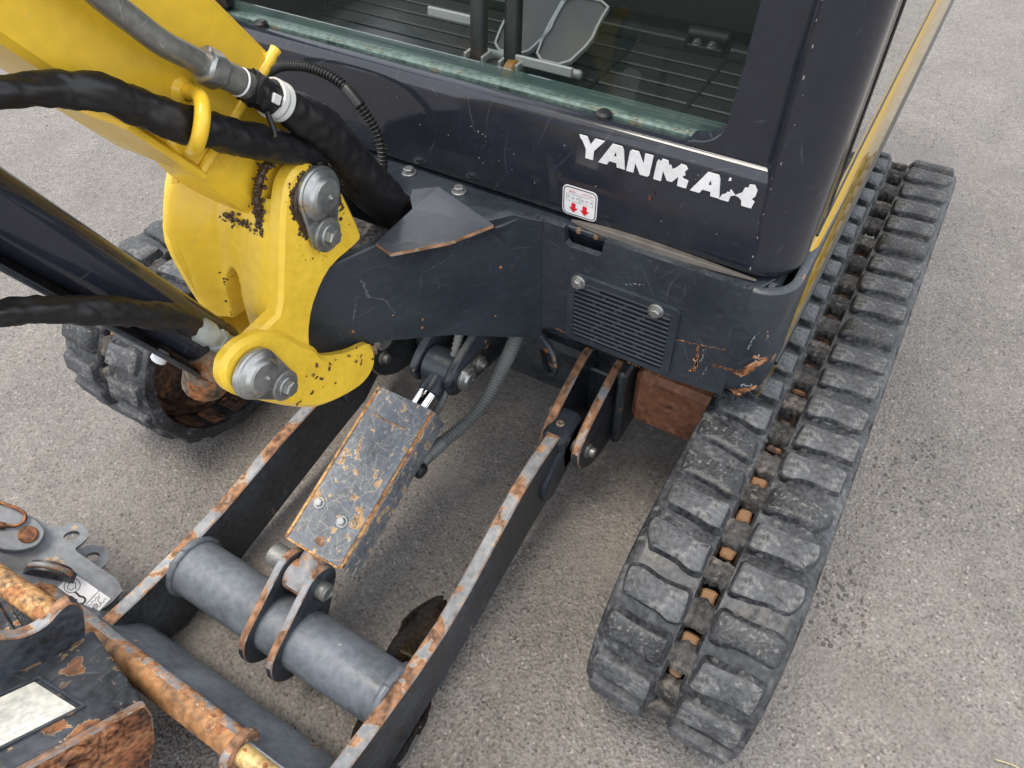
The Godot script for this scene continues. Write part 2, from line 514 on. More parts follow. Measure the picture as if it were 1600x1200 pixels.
	M.rail_rust = bumpy(worn(291, Vector3(0.30, 0.145, 0.055), Vector3(0.38, 0.22, 0.11), Vector3(0.24, 0.10, 0.04), 0.62, 200, Vector3(0.45, 0.33, 0.22), 2.0, 0.6, 0.85, 0.6), 292, 0.05, 0.6)
	M.rail_top = worn(295, Vector3(0.23, 0.235, 0.245), Vector3(0.52, 0.41, 0.27), Vector3(0.31, 0.145, 0.065), 0.52, 900, Vector3(0.52, 0.42, 0.3), 2.4, 0.5, 0.85, 0.3, 512, 0.0, 0.02)
	M.grey_pale = worn(297, Vector3(0.20, 0.212, 0.232), Vector3(0.45, 0.36, 0.25), rust_pale, 0.75, 300, Vector3(0.34, 0.34, 0.34), 2.0, 0.45, 0.85, 0.25)
	M.bucket = worn(299, Vector3(0.042, 0.046, 0.054), Vector3(0.38, 0.27, 0.15), rust, 0.655, 600, Vector3(0.3, 0.27, 0.22), 1.8, 0.4, 0.85, 0.7, 512, 0.0, 0.016)
	M.plate = worn(271, Vector3(0.56, 0.55, 0.50), Vector3(0.45, 0.4, 0.3), Vector3(0.36, 0.28, 0.18), 0.72, 60, Vector3(0.4, 0.36, 0.3), 5.0, 0.5, 0.8, 0.25, 256)
	M.ink_faint = plain(Vector3(0.43, 0.44, 0.46), 0.6)

# ---------------------------------------------------------------- the place
func _ready() -> void:
	var cam := Camera3D.new()
	cam.name = "camera"
	add_child(cam)
	cam.basis = Basis.from_euler(Vector3(-0.857777, 0.575985, -0.045463), EULER_ORDER_YXZ)
	cam.position = Vector3(0.00977, 1.39289, 1.73353)
	cam.fov = 56.52
	cam.near = 0.02
	cam.far = 400.0
	cam.current = true
	var env := Environment.new()
	env.background_mode = Environment.BG_SKY
	var sk := ProceduralSkyMaterial.new()
	sk.sky_top_color = Color(0.79, 0.81, 0.845)
	sk.sky_horizon_color = Color(0.87, 0.87, 0.87)
	sk.sky_curve = 0.2
	sk.ground_horizon_color = Color(0.60, 0.58, 0.56)
	sk.ground_bottom_color = Color(0.42, 0.40, 0.38)
	sk.sun_angle_max = 0.0
	var sky := Sky.new()
	sky.sky_material = sk
	env.sky = sky
	env.background_energy_multiplier = 1.0
	env.tonemap_mode = Environment.TONE_MAPPER_LINEAR
	env.tonemap_exposure = 3.0
	env.sdfgi_enabled = true
	env.ssao_enabled = true
	env.ssil_enabled = true
	var we := WorldEnvironment.new()
	we.name = "environment"
	we.environment = env
	add_child(we)
	var sun := DirectionalLight3D.new()
	sun.name = "sun"
	add_child(sun)
	sun.light_energy = 0.36
	sun.light_angular_distance = 22.0
	sun.light_color = Color(1.0, 0.965, 0.91)
	sun.shadow_enabled = true
	sun.look_at_from_position(Vector3(-0.7, 4.5, 0.7), Vector3.ZERO)
	materials()
	build_ground()
	var ex := thing("mini_excavator", "dark blue and yellow compact excavator with worn rubber tracks, parked on the asphalt", "excavator", Vector3(-0.635, 0.0, 0.55))
	build_tracks(ex)
	build_undercarriage(ex)
	build_frame(ex)
	build_cab(ex)
	build_swing_bracket(ex)
	build_boom(ex)
	build_hoses(ex)
	build_blade(ex)
	build_coupler()
	build_bucket()

func build_ground() -> void:
	var s := ST()
	s.set_smooth_group(1)
	var n := 120
	var x0 := -4.6
	var z0 := -3.2
	var w := 6.4
	var f := FastNoiseLite.new()
	f.seed = 5
	f.frequency = 0.9
	f.fractal_octaves = 4
	var cols := []
	for j in n + 1:
		for i in n + 1:
			var p := Vector2(x0 + w * i / n, z0 + w * j / n)
			var v := 1.0 + 0.09 * f.get_noise_2d(p.x, p.y) + 0.05 * f.get_noise_2d(p.x * 6.0 + 30.0, p.y * 6.0)
			var warm := 0.035 * f.get_noise_2d(p.x * 2.0 - 50.0, p.y * 2.0)
			cols.append(Color(v + warm, v, v - warm))
	for j in n:
		for i in n:
			for k in [[0, 0], [1, 0], [1, 1], [0, 0], [1, 1], [0, 1]]:
				var ii: int = i + k[0]
				var jj: int = j + k[1]
				s.set_color(cols[jj * (n + 1) + ii])
				s.add_vertex(Vector3(x0 + w * ii / n, 0, z0 + w * jj / n))
	s.set_color(Color(1, 1, 1))
	var b := 150.0
	var x1 := x0 + w
	var z1 := z0 + w
	quad(s, Vector3(-b, 0, -b), Vector3(b, 0, -b), Vector3(b, 0, z0), Vector3(-b, 0, z0))
	quad(s, Vector3(-b, 0, z1), Vector3(b, 0, z1), Vector3(b, 0, b), Vector3(-b, 0, b))
	quad(s, Vector3(-b, 0, z0), Vector3(x0, 0, z0), Vector3(x0, 0, z1), Vector3(-b, 0, z1))
	quad(s, Vector3(x1, 0, z0), Vector3(b, 0, z0), Vector3(b, 0, z1), Vector3(x1, 0, z1))
	structure(obj("asphalt_ground", [s, M.asphalt]))
	# a small puddle under the end of the blade arm, its rim a raised skin of water
	var pd := smooth2(ccw(XZ([-0.483, 1.285, -0.455, 1.29, -0.44, 1.34, -0.42, 1.42, -0.385, 1.452, -0.362, 1.49, -0.358, 1.53, -0.35, 1.58, -0.375, 1.63, -0.43, 1.64, -0.465, 1.60, -0.476, 1.55, -0.49, 1.48, -0.508, 1.43, -0.506, 1.395, -0.518, 1.36])), 2)
	var jag := PackedVector2Array()
	rng.seed = 9
	for p in pd:
		jag.append(p + Vector2(rng.randf_range(-0.0013, 0.0013), rng.randf_range(-0.0013, 0.0013)))
	var wt := ST()
	var rm := ST()
	prism(wt, PY(0.0045), inset(jag, 0.0055), 0.004, 0.0)
	var T := PY(0.0055)
	var q := inset(jag, 0.006)
	rm.set_smooth_group(1)
	for i in jag.size():
		var k := (i + 1) % jag.size()
		quad(rm, T * Vector3(q[i].x, q[i].y, 0), T * Vector3(q[k].x, q[k].y, 0), T * Vector3(jag[k].x, jag[k].y, -0.0052), T * Vector3(jag[i].x, jag[i].y, -0.0052))
	structure(obj("puddle_water", [wt, M.wet, rm, M.puddle]))
	# tar and rubber crumbs trodden into the asphalt beside the track
	rng.seed = 21
	var tr := ST()
	for cl in [[Vector2(0.235, 0.90), 0.085, 120], [Vector2(0.275, 0.52), 0.10, 60], [Vector2(0.31, 0.38), 0.05, 16], [Vector2(0.7, 0.9), 0.5, 14], [Vector2(0.36, 1.18), 0.05, 5]]:
		for k in cl[2]:
			var c: Vector2 = cl[0] + Vector2.from_angle(rng.randf() * TAU) * cl[1] * sqrt(rng.randf()) * Vector2(0.7, 1.2)
			var pl := PackedVector2Array()
			var m := rng.randi_range(6, 9)
			var r := 0.0010 + 0.0048 * pow(rng.randf(), 2.2)
			for i in m:
				var v := Vector2.from_angle(TAU * i / m) * r * rng.randf_range(0.5, 1.4)
				pl.append(Vector2(c.y, c.x) + Vector2(v.x, v.y * 0.8))
			prism(tr, PY(0.0012), pl, 0.002, 0.0004)
	structure(obj("tar_stain_asphalt", [tr, M.tar]))
	# pale scratches in the asphalt behind the boom
	var gs := ST()
	for ln in [[Vector3(-2.46, 0.0, 0.597), Vector3(-2.33, 0.0, 0.58), Vector3(-2.17, 0.0, 0.584)], [Vector3(-2.44, 0.0, 0.56), Vector3(-2.33, 0.0, 0.55)], [Vector3(-2.703, 0.0, 0.681), Vector3(-2.65, 0.0, 0.73), Vector3(-2.577, 0.0, 0.76)]]:
		tube(gs, spline(ln, 5), 0.0014, 4)
	structure(obj("asphalt_scratch", [gs, plain(Vector3(0.27, 0.255, 0.24), 0.8)]))
	# loose grit, and two bits of straw near the edge of the frame
	rng.seed = 33
	var g := ST()
	for k in 420:
		var c := Vector3(rng.randf_range(-3.4, 1.0), 0.0, rng.randf_range(-1.2, 2.0))
		var r := rng.randf_range(0.0015, 0.0042)
		var T2 := Transform3D(Basis.from_euler(Vector3(rng.randf() * 6, rng.randf() * 6, 0)), c + Vector3(0, r * 0.5, 0))
		lathe(g, T2, P2([0.0, -r * 0.8, r, -r * 0.2, r * 0.8, r * 0.5, 0.0, r * 0.8]), 5)
	var gm := plain(Vector3(0.24, 0.22, 0.19), 0.85)
	var gr := obj("loose_grit", [g, gm])
	tag(gr, "tiny pale stones lying loose over the grey asphalt", "grit")
	gr.set_meta("kind", "stuff")
	for it in [[Vector3(0.56, 0.004, 0.93), Vector3(0.60, 0.006, 0.96), "short dry straw stalk on the asphalt farther from the camera, beside the track"], [Vector3(0.53, 0.004, 1.05), Vector3(0.58, 0.006, 1.05), "short dry straw stalk on the asphalt level with the front of the track"]]:
		var stw := ST()
		var mid: Vector3 = (it[0] + it[1]) * 0.5 + Vector3(0.004, 0.003, -0.004)
		tube(stw, spline([it[0], mid, it[1]], 4), 0.0013, 6)
		tag(obj("straw_stalk", [stw, M.straw]), it[2], "straw")

# ---------------------------------------------------------------- tracks
const PITCH := 0.072
const ZR := 0.045
const RUN := 1.1
const RAD := 0.2
const YC := 0.23
func loop_at(sv: float, h: float) -> Array:   # [position (0, y, z), normal, tangent] at s along the loop, h outwards
	var arc := PI * RAD
	var total := 2.0 * RUN + 2.0 * arc
	var s := fposmod(sv, total)
	var y: float
	var z: float
	var nn: Vector3
	if s < RUN:
		nn = Vector3(0, 1, 0); y = YC; z = ZR + s
		return [Vector3(0, y + RAD + h, z), nn, Vector3(0, 0, 1)]
	s -= RUN
	if s < arc:
		var a := s / RAD
		nn = Vector3(0, cos(a), sin(a))
		return [Vector3(0, YC, ZR + RUN) + nn * (RAD + h), nn, Vector3(0, -sin(a), cos(a))]
	s -= arc
	if s < RUN:
		return [Vector3(0, YC - RAD - h, ZR + RUN - s), Vector3(0, -1, 0), Vector3(0, 0, -1)]
	s -= RUN
	var b := PI + s / RAD
	nn = Vector3(0, cos(b), sin(b))
	return [Vector3(0, YC, ZR) + nn * (RAD + h), nn, Vector3(0, -sin(b), cos(b))]

func lug_mesh(side: float, v: int, fresh: bool) -> ArrayMesh:
	rng.seed = 70 + v * 7 + int(side)
	var base := [0.021, 0.0245, 0.045, 0.0235, 0.070, 0.0240, 0.095, 0.0265, 0.114, 0.0265, 0.1205, 0.020, 0.1200, 0.002, 0.1190, -0.014, 0.112, -0.0190, 0.095, -0.0185, 0.075, -0.0180, 0.057, -0.0205, 0.041, -0.0235, 0.025, -0.0240, 0.0195, -0.018, 0.0190, 0.005]
	var p := PackedVector2Array()
	var chop := v % 4
	var cutx := 1.0
	for i in range(0, base.size(), 2):
		var j := 0.0022
		if chop == 1 and base[i] > 0.1 and base[i + 1] < 0.0:
			cutx = 0.93
		elif chop == 2 and base[i] < 0.05 and base[i + 1] > 0.0:
			cutx = 1.22
		else:
			cutx = 1.0
		p.append(Vector2(base[i] * cutx * side + rng.randf_range(-j, j) * (1.0 if i > 2 else 0.3), base[i + 1] * 1.17 + rng.randf_range(-j, j)))
	p = smooth2(ccw(p), 1)
	var sides := ST()
	var top := ST()
	var hgt := 0.0175 + rng.randf_range(-0.0015, 0.001)
	var i0 := p
	var i1 := inset(p, 0.0048)
	var i2 := inset(p, 0.0080)
	var f := FastNoiseLite.new()
	f.seed = v + 3
	f.frequency = 55.0
	# worn top: a fan over a noisy ring
	var rings := [[i0, -0.004], [i0, 0.002], [i1, hgt - 0.004], [i2, hgt]]
	for r in 3:
		var w := sides if r < 2 else top
		w.set_smooth_group(1 if r < 2 else 2)
		for i in p.size():
			var k := (i + 1) % p.size()
			var a: PackedVector2Array = rings[r][0]
			var b: PackedVector2Array = rings[r + 1][0]
			var ha: float = rings[r][1]
			var hb: float = rings[r + 1][1]
			var na := (0.0014 * f.get_noise_2dv(a[i])) if r > 0 else 0.0
			var nb := (0.0014 * f.get_noise_2dv(a[k])) if r > 0 else 0.0
			var nc := 0.0014 * f.get_noise_2dv(b[i])
			var nd := 0.0014 * f.get_noise_2dv(b[k])
			quad(w, Vector3(b[i].x, b[i].y, hb + nc), Vector3(b[k].x, b[k].y, hb + nd), Vector3(a[k].x, a[k].y, ha + nb), Vector3(a[i].x, a[i].y, ha + na))
	var ctr := Vector2.ZERO
	for q in i2:
		ctr += q / i2.size()
	top.set_smooth_group(2)
	for i in i2.size():
		var k := (i + 1) % i2.size()
		var ma := i2[i].lerp(ctr, 0.5)
		var mb := i2[k].lerp(ctr, 0.5)
		var va := Vector3(i2[i].x, i2[i].y, hgt + 0.0014 * f.get_noise_2dv(i2[i]))
		var vb := Vector3(i2[k].x, i2[k].y, hgt + 0.0014 * f.get_noise_2dv(i2[k]))
		var vc := Vector3(ma.x, ma.y, hgt + 0.0005 + 0.0014 * f.get_noise_2dv(ma))
		var vd := Vector3(mb.x, mb.y, hgt + 0.0005 + 0.0014 * f.get_noise_2dv(mb))
		quad(top, va, vc, vd, vb)
		for vv in [vc, Vector3(ctr.x, ctr.y, hgt + 0.0006), vd]:
			top.add_vertex(vv)
	var m := ArrayMesh.new()
	sides.generate_normals()
	sides.commit(m)
	top.generate_normals()
	top.commit(m)
	m.surface_set_material(0, M.rubber)
	m.surface_set_material(1, M.lug_fresh if fresh else M.lug)
	return m

func build_tracks(ex: Node3D) -> void:
	var total := 2.0 * RUN + 2.0 * PI * RAD
	var count := 48
	var pitch := total / count
	var belt := ST()
	var steps := 240
	for side in [-1.0, 1.0]:
		var prof := [Vector2(0.0135, -0.022), Vector2(0.013, -0.006), Vector2(0.018, 0.0), Vector2(0.06, 0.0035), Vector2(0.105, 0.0045), Vector2(0.118, 0.004), Vector2(0.1255, -0.002), Vector2(0.128, -0.013), Vector2(0.124, -0.026), Vector2(0.0135, -0.022)]
		for i in steps:
			var A := loop_at(total * i / steps, 0)
			var B := loop_at(total * (i + 1) / steps, 0)
			var wa := 0.0013 * sin(i * 0.9) + 0.0008 * sin(i * 2.3)
			var wb := 0.0013 * sin((i + 1) * 0.9) + 0.0008 * sin((i + 1) * 2.3)
			if i == steps - 1:
				wb = 0.0
			for k in prof.size() - 1:
				belt.set_smooth_group(1 if k < 8 else 2)
				var p: Vector2 = prof[k]
				var q: Vector2 = prof[k + 1]
				var pa: float = wa if k > 1 and k < 6 else 0.0
				var pb: float = wb if k > 1 and k < 6 else 0.0
				var v0: Vector3 = A[0] + A[1] * (p.y + pa) + Vector3(p.x * side, 0, 0)
				var v1: Vector3 = A[0] + A[1] * (q.y + pa) + Vector3(q.x * side, 0, 0)
				var v2: Vector3 = B[0] + B[1] * (q.y + pb) + Vector3(q.x * side, 0, 0)
				var v3: Vector3 = B[0] + B[1] * (p.y + pb) + Vector3(p.x * side, 0, 0)
				if side > 0:
					quad(belt, v0, v3, v2, v1)
				else:
					quad(belt, v0, v1, v2, v3)
	var br := ST()
	var iron := ST()
	var copper := ST()
	var tooth := ST()
	rng.seed = 55
	for k in count:
		# rubber bridge between two holes, torn at its edges
		var s0 := (k + 0.5) * pitch - ZR
		var L0 := -0.0215 + rng.randf_range(-0.003, 0.003)
		var L1 := 0.0215 + rng.randf_range(-0.003, 0.003)
		var cuts := [L0 - 0.001, L0, L0 + 0.006, -0.003, 0.006, L1 - 0.005, L1, L1 + 0.001]
		var hs := [-0.02, -0.006, 0.0, 0.0015, 0.001, 0.0, -0.005, -0.02]
		var nx := 7
		var grid := []
		for c in cuts.size():
			var row := []
			for i in nx:
				var edge := c < 2 or c > 5
				var ds: float = cuts[c] + (rng.randf_range(-0.0045, 0.0045) if edge and i > 0 and i < nx - 1 else 0.0)
				var P := loop_at(s0 + ds, hs[c] + (rng.randf_range(-0.0018, 0.0008) if c > 0 and c < 7 else 0.0))
				row.append(P[0] + Vector3(-0.0185 + 0.037 * i / (nx - 1), 0, 0))
			grid.append(row)
		br.set_smooth_group(k % 2 + 1)
		for c in cuts.size() - 1:
			for i in nx - 1:
				quad(br, grid[c][i], grid[c][i + 1], grid[c + 1][i + 1], grid[c + 1][i])
		# steel core seen at the bottom of each hole
		var P1 := loop_at(k * pitch - ZR + rng.randf_range(-0.003, 0.004), -0.021)
		var T := Transform3D(Basis(Vector3.RIGHT, P1[1], Vector3.RIGHT.cross(P1[1])), P1[0])
		var zz := rng.randf_range(-0.006, 0.006)
		var hh := rng.randf_range(0.004, 0.010) + (0.006 if k >= 15 and k < 21 else 0.0)
		var shp := PackedVector2Array()
		for i in 9:
			shp.append(Vector2(signf(cos(TAU * i / 9)) * pow(absf(cos(TAU * i / 9)), 0.5) * 0.0125, signf(sin(TAU * i / 9)) * pow(absf(sin(TAU * i / 9)), 0.5) * hh + zz) * rng.randf_range(0.78, 1.1))
		prism(copper if k >= 14 and k < 22 else iron, T * Transform3D(Basis(Vector3.RIGHT, Vector3.FORWARD, Vector3.UP), Vector3(0, 0.006, 0)), shp, 0.012, 0.003)
		# guide teeth on the inside of the belt
		var P2_ := loop_at((k + 0.5) * pitch - ZR, -0.022)
		var T2 := Transform3D(Basis(Vector3.RIGHT, P2_[1], Vector3.RIGHT.cross(P2_[1])), P2_[0])
		for sd in [-1.0, 1.0]:
			box(tooth, T2, Vector3(0.030 * sd - 0.011, -0.034, -0.016), Vector3(0.030 * sd + 0.011, 0.004, 0.016), 0.004)
			box(tooth, T2, Vector3(0.082 * sd - 0.030, -0.0055, -0.0205), Vector3(0.082 * sd + 0.030, 0.0, 0.0205), 0.002)
	var track := obj("rubber_track", [belt, M.rubber], ex)
	note(track, "rubber track with grey scuffed tread blocks running beside the cab")
	var tb := obj("track_bridge", [br, M.dirt], track)
	tb.set_meta("kind", "stuff")
	obj("steel_core", [iron, M.rust_dark, copper, M.copper], track).set_meta("kind", "stuff")
	obj("guide_tooth", [tooth, M.rust_dark], track).set_meta("kind", "stuff")
	var lugs := {}
	rng.seed = 81
	for sd in [-1.0, 1.0]:
		for v in 9:
			for fr in [false, true]:
				lugs[[sd, v, fr]] = lug_mesh(sd, v, fr)
	for k in count:
		var P := loop_at((k + 0.5) * pitch - ZR, 0.0)
		for sd in [-1.0, 1.0]:
			var o := MeshInstance3D.new()
			var fresh: bool = rng.randf() < 0.24 or (k == 13 and sd < 0) or (k == 14 and sd > 0)
			o.mesh = lugs[[sd, rng.randi() % 9, fresh]]
			var B := Basis(Vector3.RIGHT, -P[2], P[1])
			B = B * Basis(Vector3(0, 0, 1), rng.randf_range(-0.04, 0.04)) * Basis.from_scale(Vector3(rng.randf_range(0.97, 1.01), rng.randf_range(0.9, 1.08), rng.randf_range(0.8, 1.1)))
			put(o, "tread_lug", track, Transform3D(B, P[0] + P[1] * rng.randf_range(-0.0025, 0.0005)))
	# idlers, rollers and the track frame between the runs
	var wheel := ST()
	for e in [ZR, ZR + RUN]:
		for sd in [-1.0, 1.0]:
			lathe(wheel, Transform3D(Basis(Vector3.BACK, Vector3.RIGHT * sd, Vector3.UP), Vector3(0, YC, e)), P2([0.155, 0.012, 0.172, 0.016, 0.172, 0.052, 0.150, 0.056, 0.142, 0.030, 0.075, 0.026, 0.06, 0.058, 0.03, 0.06, 0.0, 0.06]), 40)
	for i in 3:
		for sd in [-1.0, 1.0]:
			cyl(wheel, Vector3(0.02 * sd, 0.098, 0.29 + 0.27 * i), Vector3(0.06 * sd, 0.098, 0.29 + 0.27 * i), 0.055, 24)
	obj("idler_wheel", [wheel, M.rust_dark], track)
	var fm := ST()
	box(fm, Transform3D.IDENTITY, Vector3(-0.062, 0.17, 0.16), Vector3(0.062, 0.30, 0.96), 0.012)
	box(fm, Transform3D.IDENTITY, Vector3(-0.05, 0.19, 0.94), Vector3(-0.036, 0.27, 1.14), 0.004)
	box(fm, Transform3D.IDENTITY, Vector3(0.036, 0.19, 0.94), Vector3(0.05, 0.27, 1.14), 0.004)
	obj("track_frame", [fm, M.rust_dark], track)
	var left := track.duplicate()
	left.name = "rubber_track_001"
	ex.add_child(left, true)
	left.position = track.position + Vector3(-1.27, 0, 0)
	note(left, "rubber track behind the yellow bracket, its front end and inner side in view")

func build_undercarriage(ex: Node3D) -> void:
	var s := ST()
	var e := ST()
	box(s, Transform3D.IDENTITY, Vector3(-0.93, 0.155, 0.36), Vector3(-0.295, 0.33, 0.77), 0.02, e)
	lathe(s, Transform3D(Basis.IDENTITY, Vector3(-0.635, 0.30, 0.42)), P2([0.30, 0.0, 0.30, 0.10, 0.27, 0.12, 0.27, 0.25]), 40)
	box(s, Transform3D.IDENTITY, Vector3(-0.86, 0.148, 0.72), Vector3(-0.405, 0.295, 0.80), 0.012, e)
	var uc := obj("undercarriage", [s, M.dark_chip, e, M.dark_chip], ex)
	for side in [[-0.297, -0.115], [-1.155, -0.973]]:
		var b := ST()
		box(b, Transform3D.IDENTITY, Vector3(side[0], 0.165, 0.64), Vector3(side[1], 0.318, 0.805), 0.012)
		obj("axle_bar", [b, M.axle], uc)
	# hinge brackets of the blade arms
	for cx in [-0.372, -0.898]:
		for dx in [-0.036, 0.036]:
			var t := ST()
			var te := ST()
			var pl := P2([0.30, 0.765, 0.325, 0.80, 0.30, 0.87, 0.268, 0.945, 0.235, 0.985, 0.195, 0.985, 0.15, 0.965, 0.10, 0.90, 0.08, 0.765])
			prism(t, PX(cx + dx + 0.009), smooth2(ccw(pl), 1), 0.018, 0.003, te)
			obj("hinge_plate", [t, M.dark_chip, te, M.rust_edge], uc)
		var w := ST()
		box(w, Transform3D.IDENTITY, Vector3(cx - 0.030, 0.12, 0.765), Vector3(cx + 0.030, 0.27, 0.80), 0.004)
		box(w, Transform3D.IDENTITY, Vector3(cx + 0.048, 0.10, 0.74), Vector3(cx + 0.068, 0.33, 0.835), 0.006)
		obj("hinge_web", [w, M.dark_chip], uc)
		var pn := ST()
		cyl(pn, Vector3(cx - 0.055, 0.20, 0.945), Vector3(cx + 0.052, 0.20, 0.945), 0.0165, 20)
		cyl(pn, Vector3(cx + 0.050, 0.20, 0.945), Vector3(cx + 0.064, 0.20, 0.945), 0.011, 20)
		obj("hinge_pin", [pn, M.dull_steel], uc)
		bolt(uc, Vector3(cx - 0.048, 0.245, 0.92), Vector3.LEFT, 0.011, M.steel)
	# loop of rod on the front of the undercarriage that keeps the hose in place
	var lp := ST()
	tube(lp, spline([Vector3(-0.535, 0.345, 0.80), Vector3(-0.50, 0.37, 0.84), Vector3(-0.455, 0.35, 0.865), Vector3(-0.445, 0.30, 0.865), Vector3(-0.475, 0.262, 0.845), Vector3(-0.515, 0.262, 0.80)], 8), 0.0065, 10)
	obj("hose_guard_loop", [lp, M.dark_chip], uc)

# ---------------------------------------------------------------- upper frame
func build_frame(ex: Node3D) -> void:
	var s := ST()
	# front plate with its notch
	var pl := P2([-0.455, 0.722, -0.40, 0.722, -0.396, 0.696, -0.390, 0.690, -0.340, 0.690, -0.334, 0.696, -0.331, 0.722, -0.105, 0.722, -0.105, 0.498, -0.20, 0.488, -0.39, 0.503, -0.425, 0.498, -0.455, 0.47])
	var e := ST()
	prism(s, PZ(0.938), pl, 0.012, 0.0, e)
	# rounded corner and the side
	var plan := []
	for i in 9:
		var a := PI / 2 * (1.0 - i / 8.0)
		plan.append(Vector2(-0.105 + 0.055 * cos(a), 0.883 + 0.055 * sin(a)))
	plan.append(Vector2(-0.05, 0.4))
	plan.append(Vector2(-0.05, -0.55))
	var rows := [[0.722, 0.013], [0.722, 0.003], [0.7195, 0.0006], [0.716, 0.0], [0.54, 0.0], [0.512, 0.004], [0.501, 0.016], [0.500, 0.05]]
	for i in plan.size() - 1:
		for r in rows.size() - 1:
			var ring := []
			for c in [[i, r], [i, r + 1], [i + 1, r + 1], [i + 1, r]]:
				var p: Vector2 = plan[c[0]]
				var ctr := Vector2(-0.105, minf(p.y, 0.883))
				var q := p.lerp(ctr, rows[c[1]][1] / 0.055)
				ring.append(Vector3(q.x, rows[c[1]][0], q.y))
			var w := e if r < 2 else s
			w.set_smooth_group(3)
			quad(w, ring[0], ring[3], ring[2], ring[1])
	# deck under the cab, back and left wall
	box(s, Transform3D.IDENTITY, Vector3(-1.21, 0.66, -0.55), Vector3(-0.075, 0.715, 0.905), 0.006)
	box(s, Transform3D.IDENTITY, Vector3(-1.22, 0.49, -0.55), Vector3(-1.20, 0.715, 0.9), 0.006)
	box(s, Transform3D.IDENTITY, Vector3(-1.21, 0.50, 0.915), Vector3(-0.83, 0.728, 0.93), 0.006)
	box(s, Transform3D.IDENTITY, Vector3(-1.2, 0.52, -0.6), Vector3(-0.06, 0.56, 0.88), 0.006)
	var fr := obj("main_frame", [s, M.frame, e, M.frame_edge], ex)
	# nose: two cheek plates running forward to the swing pivot
	var A := Vector3(-0.437, 0, 0.9378)
	var B := Vector3(-0.62, 0, 1.23)
	var d := (B - A).normalized()
	var nt := ST()
	var ne := ST()
	var T := FR(A, -d, Vector3.UP)   # faces right and forward
	T = Transform3D(Basis(-d, Vector3.UP, (-d).cross(Vector3.UP)), A)
	var out := PackedVector2Array()
	for p in [[0.0, 0.722], [0.018, 0.732], [0.05, 0.752], [0.087, 0.755], [0.16, 0.768], [0.264, 0.775], [0.346, 0.763], [0.425, 0.748], [0.44, 0.70], [0.44, 0.630], [0.394, 0.620], [0.327, 0.603], [0.27, 0.588], [0.225, 0.572], [0.17, 0.552], [0.10, 0.515], [0.035, 0.479], [0.012, 0.464], [0.0, 0.474]]:
		out.append(Vector2(-p[0], p[1]))
	prism(nt, T, out, 0.014, 0.002, ne)
	var ck := obj("nose_plate", [nt, M.frame, ne, M.frame_edge], fr)
	var lt := ST()
	var A2 := Vector3(-0.82, 0, 0.938)
	var B2 := Vector3(-0.70, 0, 1.23)
	var d2 := (B2 - A2).normalized()
	var T2 := Transform3D(Basis(d2, Vector3.UP, d2.cross(Vector3.UP)), A2)
	var o2 := PackedVector2Array()
	for p in out:
		o2.append(Vector2(-p.x * 0.79, p.y))
	prism(lt, T2, o2, 0.014, 0.002)
	obj("nose_plate", [lt, M.frame], fr)
	var tp := ST()
	prism(tp, PY(0.752), XZ([-0.55, 1.10, -0.61, 1.20, -0.64, 1.235, -0.70, 1.235, -0.72, 1.18, -0.74, 1.10]), 0.012, 0.002)
	prism(tp, PY(0.61), XZ([-0.60, 1.05, -0.615, 1.20, -0.64, 1.255, -0.68, 1.265, -0.71, 1.23, -0.74, 1.05]), 0.02, 0.003)
	cyl(tp, Vector3(-0.664, 0.60, 1.20), Vector3(-0.664, 0.77, 1.20), 0.030, 32)
	obj("nose_deck", [tp, M.dirt], fr)
	# flange strip along the foot of the cab, with its bolts
	var fl := ST()
	var fe := ST()
	prism(fl, PY(0.7165), XZ([-1.0, 0.89, -1.0, 0.985, -0.72, 0.985, -0.66, 0.990, -0.55, 1.000, -0.525, 0.992, -0.50, 0.975, -0.475, 0.948, -0.45, 0.9255, -0.40, 0.9235, -0.10, 0.9235, -0.085, 0.89]), 0.009, 0.0018, fe)
	var fg := obj("cab_flange", [fl, M.frame, fe, M.frame_edge], fr)
	bolt(fg, Vector3(-0.598, 0.7180, 0.930), Vector3.UP, 0.0125, M.steel, 0.5)
	bolt(fg, Vector3(-0.703, 0.7180, 0.925), Vector3.UP, 0.0125, M.steel, 0.1)
	# bent guard plate where the hoses dive in
	var gp := ST()
	var ge := ST()
	var PA := Vector3(-0.601, 0.786, 1.040)
	var PB := Vector3(-0.568, 0.788, 1.018)
	var PC := Vector3(-0.454, 0.781, 1.049)
	var PD := Vector3(-0.484, 0.783, 1.112)
	var PE := Vector3(-0.545, 0.778, 1.168)
	var PF := Vector3(-0.573, 0.783, 1.164)
	var PG := Vector3(-0.566, 0.792, 1.085)
	var PH := Vector3(-0.588, 0.788, 1.062)
	var dn := Vector3(0, -0.0055, 0)
	gp.set_smooth_group(-1)
	var top := [PA, PB, PC, PD, PE, PF, PG, PH]
	for t in [[0, 1, 7], [1, 6, 7], [1, 2, 6], [2, 3, 6], [3, 5, 6], [3, 4, 5]]:
		for k in [t[0], t[1], t[2]]:
			gp.add_vertex(top[k])
		for k in [t[2], t[1], t[0]]:
			gp.add_vertex(top[k] + dn)
	ge.set_smooth_group(-1)
	for i in 8:
		var k := (i + 1) % 8
		quad(ge, top[k], top[i], top[i] + dn, top[k] + dn)
	quad(gp, PB, PC, PC + Vector3(0.004, -0.055, -0.03), PB + Vector3(0, -0.05, -0.03))
	obj("hose_guard_plate", [gp, M.frame_gloss, ge, M.rust_edge], fr)
	# dark inside of the notch, with two small studs
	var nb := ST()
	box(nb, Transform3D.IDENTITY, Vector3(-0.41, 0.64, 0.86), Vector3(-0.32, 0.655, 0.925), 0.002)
	box(nb, Transform3D.IDENTITY, Vector3(-0.41, 0.64, 0.85), Vector3(-0.32, 0.715, 0.86), 0.002)
